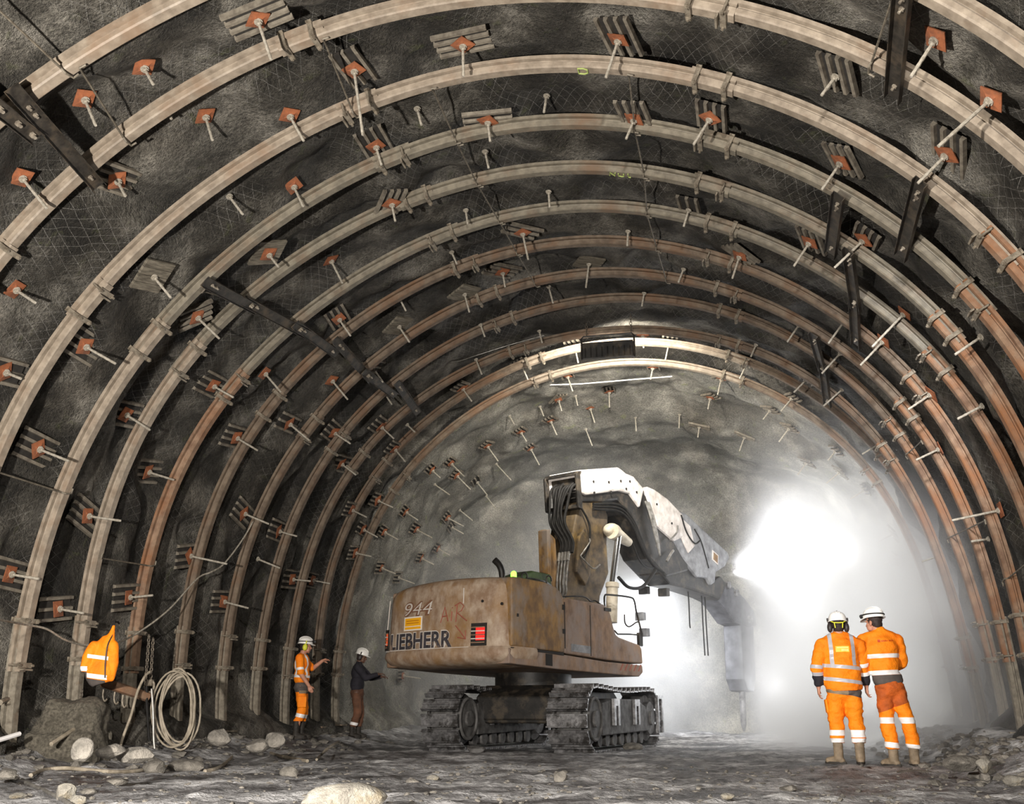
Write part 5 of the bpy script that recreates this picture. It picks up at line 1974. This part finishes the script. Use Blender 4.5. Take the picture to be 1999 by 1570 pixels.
chain(at_y(291, 1240, 12.75), at_y(283, 1352, 12.75), 'rusty chain hanging beside the sixth arch foot, longer of a pair')
chain(at_y(299, 1246, 12.8), at_y(294, 1330, 12.8), 'shorter chain hanging close to the cable coil')
chain(at_y(160, 1346, 11.5), at_y(152, 1412, 11.5), 'short chain dangling below the hung orange jacket')
mb = MB()
q = at_y(293, 1338, 12.8)
mb.tube(spline([q + V((0, 0, .06)), q + CR * .05 + V((0, 0, .02)), q + CR * .04 - V((0, 0, .07)), q - CR * .03 - V((0, 0, .09)), q - CR * .05 - V((0, 0, .03))], 5), .017, 8)
mb.box(q + V((0, 0, .03)), (.07, .05, .08))
wthing(mb, 'hook', MATS['clamp_steel'], 'steel lifting hook at the lower end of the short chain', 'hook')


def line(pts, r, name, m, label, cat, n=6):
    mb = MB()
    mb.tube(spline([at_y(*p) if len(p) == 3 else p[0] for p in pts], n), r, 8)
    return wthing(mb, name, MATS[m], label, cat)


line([(292, 1312, 12.6), (282, 1322, 12.5), (268, 1352, 12.4), (256, 1396, 12.3), (240, 1440, 12.2), (233, 1466, 12.15)], .017, 'hose', 'hose_tan', 'tan hose slanting down from the chain hook to the rubble', 'hose')
line([(286, 1340, 12.7), (287, 1380, 12.7), (290, 1430, 12.7), (292, 1448, 12.7)], .018, 'cable', 'hose_black', 'black cable hanging straight down left of the cable coil', 'cable')
line([(296, 1345, 12.75), (299, 1390, 12.75), (300, 1440, 12.75), (302, 1462, 12.75)], .016, 'cable', 'pipe_grey', 'grey cable end hanging beside the black cable', 'cable')
line([(200, 1332, 12.2), (240, 1345, 12.4), (288, 1361, 12.75)], .062, 'steel_pipe', 'rib_rust', 'rusty horizontal pipe behind the hung orange jacket', 'pipe')
for i, (u, v) in enumerate(((200, 1366), (222, 1372), (238, 1378))):
    q = at_y(u, v, 12.2)
    mb = MB()
    mb.tube(spline([q + V((0, 0, .13)), q + V((0, 0, .04)), q + CR * .03 - V((0, 0, .02)), q + CR * .06 + V((0, 0, .01))], 5), .011, 6)
    wthing(mb, 'hook', MATS['clamp_steel'], 'small steel hook below the rusty pipe, %s' % ('leftmost of three', 'middle of three', 'rightmost of three')[i], 'hook', 'hooks below the rusty pipe')
line([(100, 1453, 10.6), (160, 1414, 11.2)], .024, 'steel_rod', 'hose_tan', 'tan rod leaning against the shotcrete below the jacket', 'rod', 1)
line([(-14, 1449, 9.9), (38, 1433, 10.3)], .026, 'steel_rod', 'reflective_white', 'white rod end sticking in at the left picture edge', 'rod', 1)
line([(0, 1372, 9.8), (14, 1366, 10.0), (15, 1376, 10.0)], .03, 'shackle', 'clamp_steel', 'steel shackle at the left picture edge above the white rod', 'shackle', 3)


def gline(pts, r, name, m, label, cat):
    P_ = []
    for u, v in pts:
        q = at_z(u, v, .06)
        for _ in range(4):
            q = at_z(u, v, ground_z(q.x, q.y) + r)
        P_.append(q)
    mb = MB()
    mb.tube(spline(P_, 6), r, 8)
    return wthing(mb, name, MATS[m], label, cat)


gline([(60, 1514), (85, 1504), (130, 1500), (200, 1506), (250, 1507), (290, 1502), (345, 1494)], .020, 'hose', 'hose_tan', 'pale hose lying on the ground below the footing at the left', 'hose')
gline([(400, 1506), (425, 1500), (445, 1486), (462, 1470), (478, 1462), (510, 1464), (545, 1476), (600, 1486)], .022, 'hose', 'hose_tan', 'tan hose snaking over the ground before the orange worker', 'hose')
gline([(618, 1483), (628, 1473), (645, 1458), (665, 1446)], .018, 'hose', 'hose_tan', 'short hose end on the ground between the two left workers', 'hose')
gline([(50, 1528), (85, 1543), (120, 1560), (150, 1580)], .016, 'steel_rod', 'pipe_grey', 'thin grey rod lying on the mud at the lower left corner', 'rod')
gline([(1895, 1408), (1915, 1427), (1935, 1443), (1962, 1456)], .02, 'hose', 'hose_tan', 'dusty hose lying over the rubble below the right wall', 'hose')

# ------------------------------------------------------------------ rocks
def rock(u, v, w, h, m, label, seed, dz=0.0, flatk=.75):
    """(u, v) bottom centre in the picture, w x h pixels"""
    q = at_z(u, v, .02)
    for _ in range(5):
        q = at_z(u, v, ground_z(q.x, q.y) + dz)
    k = (q - V((0, 0, CZ))).length / FPX * .93
    wx, hz = w * k, h * k
    bm = bmesh.new()
    bmesh.ops.create_icosphere(bm, subdivisions=3, radius=1)
    rn = random.Random(seed)
    planes = []
    for i in range(13):
        n = V((rn.gauss(0, 1), rn.gauss(0, 1), rn.gauss(0, .8))).normalized()
        planes.append((n, rn.uniform(.62, .92)))
    for vv in bm.verts:
        p = vv.co.copy()
        for n, d in planes:
            e = p.dot(n) - d
            if e > 0:
                p -= n * e
        p *= 1 + .07 * mn.noise(p * 2.5 + V((seed, 0, 0)))
        vv.co = V((p.x * wx * .62, p.y * wx * .5, p.z * hz * .62))
    lo_ = min(vv.co.z for vv in bm.verts)
    hi_ = max(vv.co.z for vv in bm.verts)
    for vv in bm.verts:
        vv.co.z -= lo_ + (hi_ - lo_) * .16
    me = bpy.data.meshes.new('rock')
    bm.to_mesh(me)
    bm.free()
    me.materials.append(MATS[m])
    shade(me, 28)
    o = link('rock', me)
    o.location = q
    o.rotation_euler = (0, 0, rn.uniform(-.4, .4) + YAW)
    return tag(o, label, 'rock')


for i, a in enumerate([
    (676, 1592, 138, 58, 'rock_pale', 'large cream coloured rock at the bottom edge left of the centre'),
    (302, 1510, 40, 24, 'rock_grey', 'angular grey rock at the end of the pale ground hose'),
    (362, 1508, 66, 24, 'rock_grey', 'wide flat grey rock below the hanging cable coil'),
    (126, 1560, 34, 26, 'rock_pale', 'pale pointed rock beside the thin rod at the lower left'),
    (152, 1572, 24, 20, 'rock_pale', 'small pale rock at the lower left bottom edge'),
    (12, 1520, 40, 22, 'rock_grey', 'grey rock at the left edge of the picture under the wall'),
    (228, 1532, 36, 12, 'rock_grey', 'thin flat stone slab in front of the left footing'),
    (172, 1550, 30, 10, 'rock_grey', 'flat stone chip on the dark mud at the lower left'),
    (564, 1516, 34, 20, 'rock_grey', 'pale grey rock on the mud before the orange worker'),
    (845, 1526, 22, 12, 'rock_pale', 'small white stone on the mud in front of the left track'),
    (806, 1530, 24, 10, 'rock_grey', 'small grey stone left of the white stone before the track'),
    (1092, 1526, 26, 20, 'rock_grey', 'grey mud clod on the ground before the right track'),
    (1236, 1466, 34, 16, 'rock_grey', 'grey clod of mud beside the right track of the excavator'),
    (928, 1470, 34, 16, 'track_mud', 'dark clod of mud between the two tracks'),
    (1694, 1512, 20, 14, 'machine_black', 'small wet black stone right by the boots of the stocky worker'),
    (1782, 1512, 70, 8, 'rock_grey', 'long thin slab on the ground below the taller worker'),
    (1880, 1502, 62, 24, 'rock_grey', 'broad grey boulder right of the two workers'),
    (1922, 1506, 26, 22, 'rock_pale', 'pale angular stone right of the broad boulder'),
    (1990, 1534, 44, 20, 'rock_pale', 'pale stone at the right edge near the bottom'),
    (1912, 1522, 34, 14, 'rock_grey', 'flat grey stone in front of the pale angular stone'),
    (1540, 1545, 30, 12, 'rock_grey', 'small flat stone on the mud left of the workers, near the bottom'),
    (1420, 1560, 26, 10, 'rock_pale', 'light stone chip on the mud at the bottom, centre right'),
    (505, 1466, 46, 22, 'rock_grey', 'dusty rock under the tan hose before the orange worker'),
    (428, 1452, 40, 26, 'rock_grey', 'dusty rock at the foot of the seventh arch'),
    (536, 1456, 36, 24, 'rock_grey', 'dusty rock just left of the orange worker'),
    (215, 1478, 44, 24, 'rock_grey', 'square grey rock below the slanting tan hose'),
    (262, 1486, 56, 26, 'rock_grey', 'dusty grey rock at the lower end of the black cable'),
    (160, 1480, 34, 40, 'rock_grey', 'upright grey stone leaning on the footing'),
    (35, 1560, 30, 10, 'rock_pale', 'white stone chip at the far lower left'),
]):
    rock(*a, seed=i * 7 + 3)

# shotcrete footing below the fourth arch
F0 = at_y(115, 1508, 11.0)
mb = MB()
mb.box((0, .28, .34), (.62, .5, .68), Matrix.Rotation(.12, 3, 'Y'))
mb.box((-.02, .22, .16), (.78, .62, .34))
mb.ball((-.2, .3, .3), (.26, .3, .42), 18)
mb.ball((.12, .25, .55), (.22, .25, .2), 18)
me = remesh(mb, 'shotcrete_footing', .03, 8)
wrinkle(me, .05, 5, 3, 1)
wrinkle(me, .016, 24, 8, 1)
me.materials.append(MATS['shotcrete'])
o = link('shotcrete_footing', me)
o.location = (F0.x, F0.y, ground_z(F0.x, F0.y) - .05)
o.rotation_euler = (0, 0, YAW)
tag(o, 'speckled grey shotcrete footing bulging below the fourth arch at the lower left', 'footing')

# gravel and broken rock nobody could count
mb = MB()
rg = random.Random(21)
ico = bmesh.new()
bmesh.ops.create_icosphere(ico, subdivisions=1, radius=1)
IV, IF = [v.co.copy() for v in ico.verts], [tuple(v.index for v in f.verts) for f in ico.faces]
ico.free()


def pebble(x, y, s):
    a = rg.uniform(0, 6.3)
    R3 = Matrix.Rotation(a, 3, 'Z') @ Matrix.Rotation(rg.uniform(-.5, .5), 3, 'X')
    k = (rg.uniform(.6, 1.3), rg.uniform(.5, 1), rg.uniform(.25, .6))
    z = ground_z(x, y)
    mb.add([R3 @ V((v.x * k[0] * s * rg.uniform(.75, 1.15), v.y * k[1] * s * rg.uniform(.75, 1.15), v.z * k[2] * s)) + V((x, y, z + s * .12)) for v in IV], IF)


for i in range(2600):
    y = rg.uniform(6.2, 21)
    w = rg.random()
    if w < .30:
        x = -8.75 + abs(rg.gauss(0, .75))
        s = rg.uniform(.02, .11)
    elif w < .55:
        x = 3.2 - abs(rg.gauss(0, .6))
        s = rg.uniform(.02, .10)
    else:
        x = rg.uniform(-7, 3)
        y = 6.2 + 7 * rg.random() ** 1.4
        s = rg.uniform(.008, .032) * (1 + (y - 6) * .05)
    pebble(x, y, s)
me = mb.mesh('rubble', MATS['rock_grey'])
shade(me, 20)
o = link('rubble', me)
tag(o, 'broken grey stones and gravel strewn along the walls and over the mud', 'rubble', kind='stuff')

# ------------------------------------------------------------------ dust and spray
def dust(name, label, loc, size, fn, aniso=.1, col=(.97, .975, 1, 1), kind='stuff', shape=None):
    """a closed box (or shape) filled with scattering dust whose density falls to nothing at its edges"""
    m = bpy.data.materials.new(name)
    m.use_nodes = True
    t = NT(m)
    t.n.remove(t.b)
    out = [n for n in t.n if n.type == 'OUTPUT_MATERIAL'][0]
    sc = t.new('ShaderNodeVolumeScatter')
    sc.inputs['Color'].default_value = col
    sc.inputs['Anisotropy'].default_value = aniso
    t.link(fn(t), sc.inputs['Density'])
    t.link(sc.outputs[0], out.inputs['Volume'])
    mb = MB()
    if shape:
        shape(mb)
    else:
        mb.box((0, 0, 0), size)
    o = mb.build(name, m)
    o.location = loc
    return tag(o, label, name.replace('_', ' '), kind=kind)


def mapr(t, x, a, b, c=0.0, d=1.0, smooth=True):
    n = t.new('ShaderNodeMapRange')
    n.interpolation_type = 'SMOOTHSTEP' if smooth else 'LINEAR'
    t.link(x, n.inputs[0])
    for i, v in zip((1, 2, 3, 4), (a, b, c, d)):
        n.inputs[i].default_value = v
    return n.outputs[0]


def cloud_density(t):
    pos = t.new('ShaderNodeNewGeometry').outputs['Position']
    sp = t.new('ShaderNodeSeparateXYZ')
    t.link(pos, sp.inputs[0])
    x, y, z = sp.outputs
    # thick to the right of the machine, thinner behind its boom and over the bare rock on the left
    front = mapr(t, t.math('SUBTRACT', t.math('ADD', y, t.math('MULTIPLY', x, .5)), t.math('MULTIPLY', z, .6)), 14.6, 20.5)
    right = mapr(t, x, -.4, 1.6)
    side_ = t.math('SUBTRACT', t.math('MULTIPLY', t.math('ADD', x, 3.95), .884), t.math('MULTIPLY', t.math('SUBTRACT', y, 19.62), .468))
    behind = t.math('MULTIPLY', mapr(t, side_, -.3, -1.6), mapr(t, x, -7.0, -1.5, .12, .75))
    hi = mapr(t, z, 6.6, 2.0, .12, 1.0)
    n = t.noise(pos, .42, 3, .55, .4)
    nn = mapr(t, n, .36, .66, .35, 1.25)
    d = t.math('ADD', t.math('MAXIMUM', right, t.math('MULTIPLY', behind, mapr(t, y, 20.5, 23.5))), .025)
    d = t.math('MULTIPLY', t.math('MULTIPLY', d, front), t.math('MULTIPLY', hi, nn))
    return t.math('MULTIPLY', d, DUST)


DUST = .70
dust('dust_cloud', 'bright grey dust cloud filling the tunnel beyond the excavator and right workers', (-2.2, 20.7, 3.3), (12.6, 15.4, 7.4), cloud_density)


def spray(loc, target, length, r1, dens, label):
    d = (V(target) - V(loc)).normalized()
    q = d.to_track_quat('Z', 'Y')

    def fn(t):
        co = t.coord('Object')
        sp = t.new('ShaderNodeSeparateXYZ')
        t.link(co, sp.inputs[0])
        x, y, z = sp.outputs
        rad = t.math('SQRT', t.math('ADD', t.math('MULTIPLY', x, x), t.math('MULTIPLY', y, y)))
        lim = t.math('ADD', t.math('MULTIPLY', z, r1 / length), .03)
        u = t.math('DIVIDE', rad, lim)
        k = mapr(t, u, 1.0, .1)
        f = mapr(t, z, length, 0)
        n = mapr(t, t.noise(t.coord('Object', (6, 6, .8)), 1.0, 2, .5), .3, .7, .4, 1.4)
        return t.math('MULTIPLY', t.math('MULTIPLY', t.math('MULTIPLY', k, f), n), dens)

    def shape(mb):
        mb.cyl((0, 0, 0), (0, 0, length), .04, r1 + .04, 20)
    o = dust('water_spray', label, loc, None, fn, .1, (1, 1, 1, 1), 'stuff', shape)
    o.rotation_mode = 'QUATERNION'
    o.rotation_quaternion = q
    return o


tip = EC + up(7.16, .1, 4.18)
spray(tip, tip + up(3, 1.8, .75) , 2.6, .75, 3.0, 'fan of water spray shooting right from the tip of the stick')
spray(EC + up(6.9, .25, 3.85), EC + up(6.9, .25, 3.85) + up(2.2, 2.4, .05), 2.0, .40, 3.5, 'lower water jet below the spray fan at the stick tip')

# ------------------------------------------------------------------ light
def spot(name, loc, target, power, size=60, blend=.5, radius=.15, col=(1, .95, .88)):
    d = bpy.data.lights.new(name, 'SPOT')
    d.energy = power
    d.spot_size = radians(size)
    d.spot_blend = blend
    d.shadow_soft_size = radius
    d.color = col
    o = bpy.data.objects.new(name, d)
    COL.objects.link(o)
    o.location = loc
    o.rotation_euler = (V(target) - V(loc)).to_track_quat('-Z', 'Y').to_euler()
    return o


# flood on the ground at the left of the photographer, turned up at the vault
spot('site_floodlight', (-3.7, 1.6, 1.4), (-3.4, 9.5, 4.4), 5700, 125, .75, .10)
spot('dust_fill_spot', (.7, 4.4, 5.0), (1.3, 24, 2.6), 9500, 30, .8, .2, (.97, .98, 1))  # unseen spot added to whiten the dust evenly from the front
spot('front_fill_spot', (.6, -1.2, 4.2), (-1.6, 15, .9), 3600, 75, .6, .15)  # fill spot added high behind the camera for machine, men and floor
# the hanging floodlight throws its light forward
spot('crown_floodlight', (cx, yl + .10, cz + .15), (cx, 27, cz - 1.2), 1450, 150, .5, .15, (1, .95, .84))
spot('crown_floodlight', (cx - .2, yl + .10, cz + .12), (-5.0, 28.5, 2.5), 1900, 62, .8, .15, (1, .97, .9))  # extra spot added in the same panel to brighten the end rock
# the excavator's work lamp, on the far side of its boom
spot('boom_floodlight', EC + up(4.9, -.50, 3.25), EC + up(8.2, -3.6, 1.2), 2200, 120, .8, .15, (.93, .96, 1))
spot('stick_glow_spot', EC + up(7.0, .52, 4.05), EC + up(8.6, 4.0, 4.3), 1200, 130, .9, .15, (.93, .96, 1))  # added spot without a fixture, makes the glow at the stick tip
# a low lamp hidden in the dust, and spots added to even its glow
for q in ((.7, 27.0, 1.2), (1.5, 26.8, 3.2), (2.6, 24.5, 1.2), (2.3, 24.0, 4.0), (.9, 25.2, 4.9)):
    spot('dust_glow_spot', q, (q[0] + .6, 12, 2.4), 420 if q[0] < 2.5 else 1500, 120, .9, .4, (.94, .96, 1))
W = bpy.data.worlds.new('world')
SC.world = W
W.use_nodes = True
W.node_tree.nodes['Background'].inputs[0].default_value = (.6, .65, .75, 1)
W.node_tree.nodes['Background'].inputs[1].default_value = .03
cy_ = SC.cycles
cy_.max_bounces = 4
cy_.diffuse_bounces = 2
cy_.glossy_bounces = 2
cy_.transmission_bounces = 2
cy_.volume_bounces = 3
cy_.transparent_max_bounces = 4
cy_.sample_clamp_indirect = 4
cy_.adaptive_threshold = .03
cy_.volume_step_rate = 3.0
cy_.volume_max_steps = 64
SC.view_settings.view_transform = 'Standard'
SC.view_settings.look = 'None'
SC.view_settings.gamma = 1
SC.view_settings.use_curve_mapping = False
SC.view_settings.exposure = 0
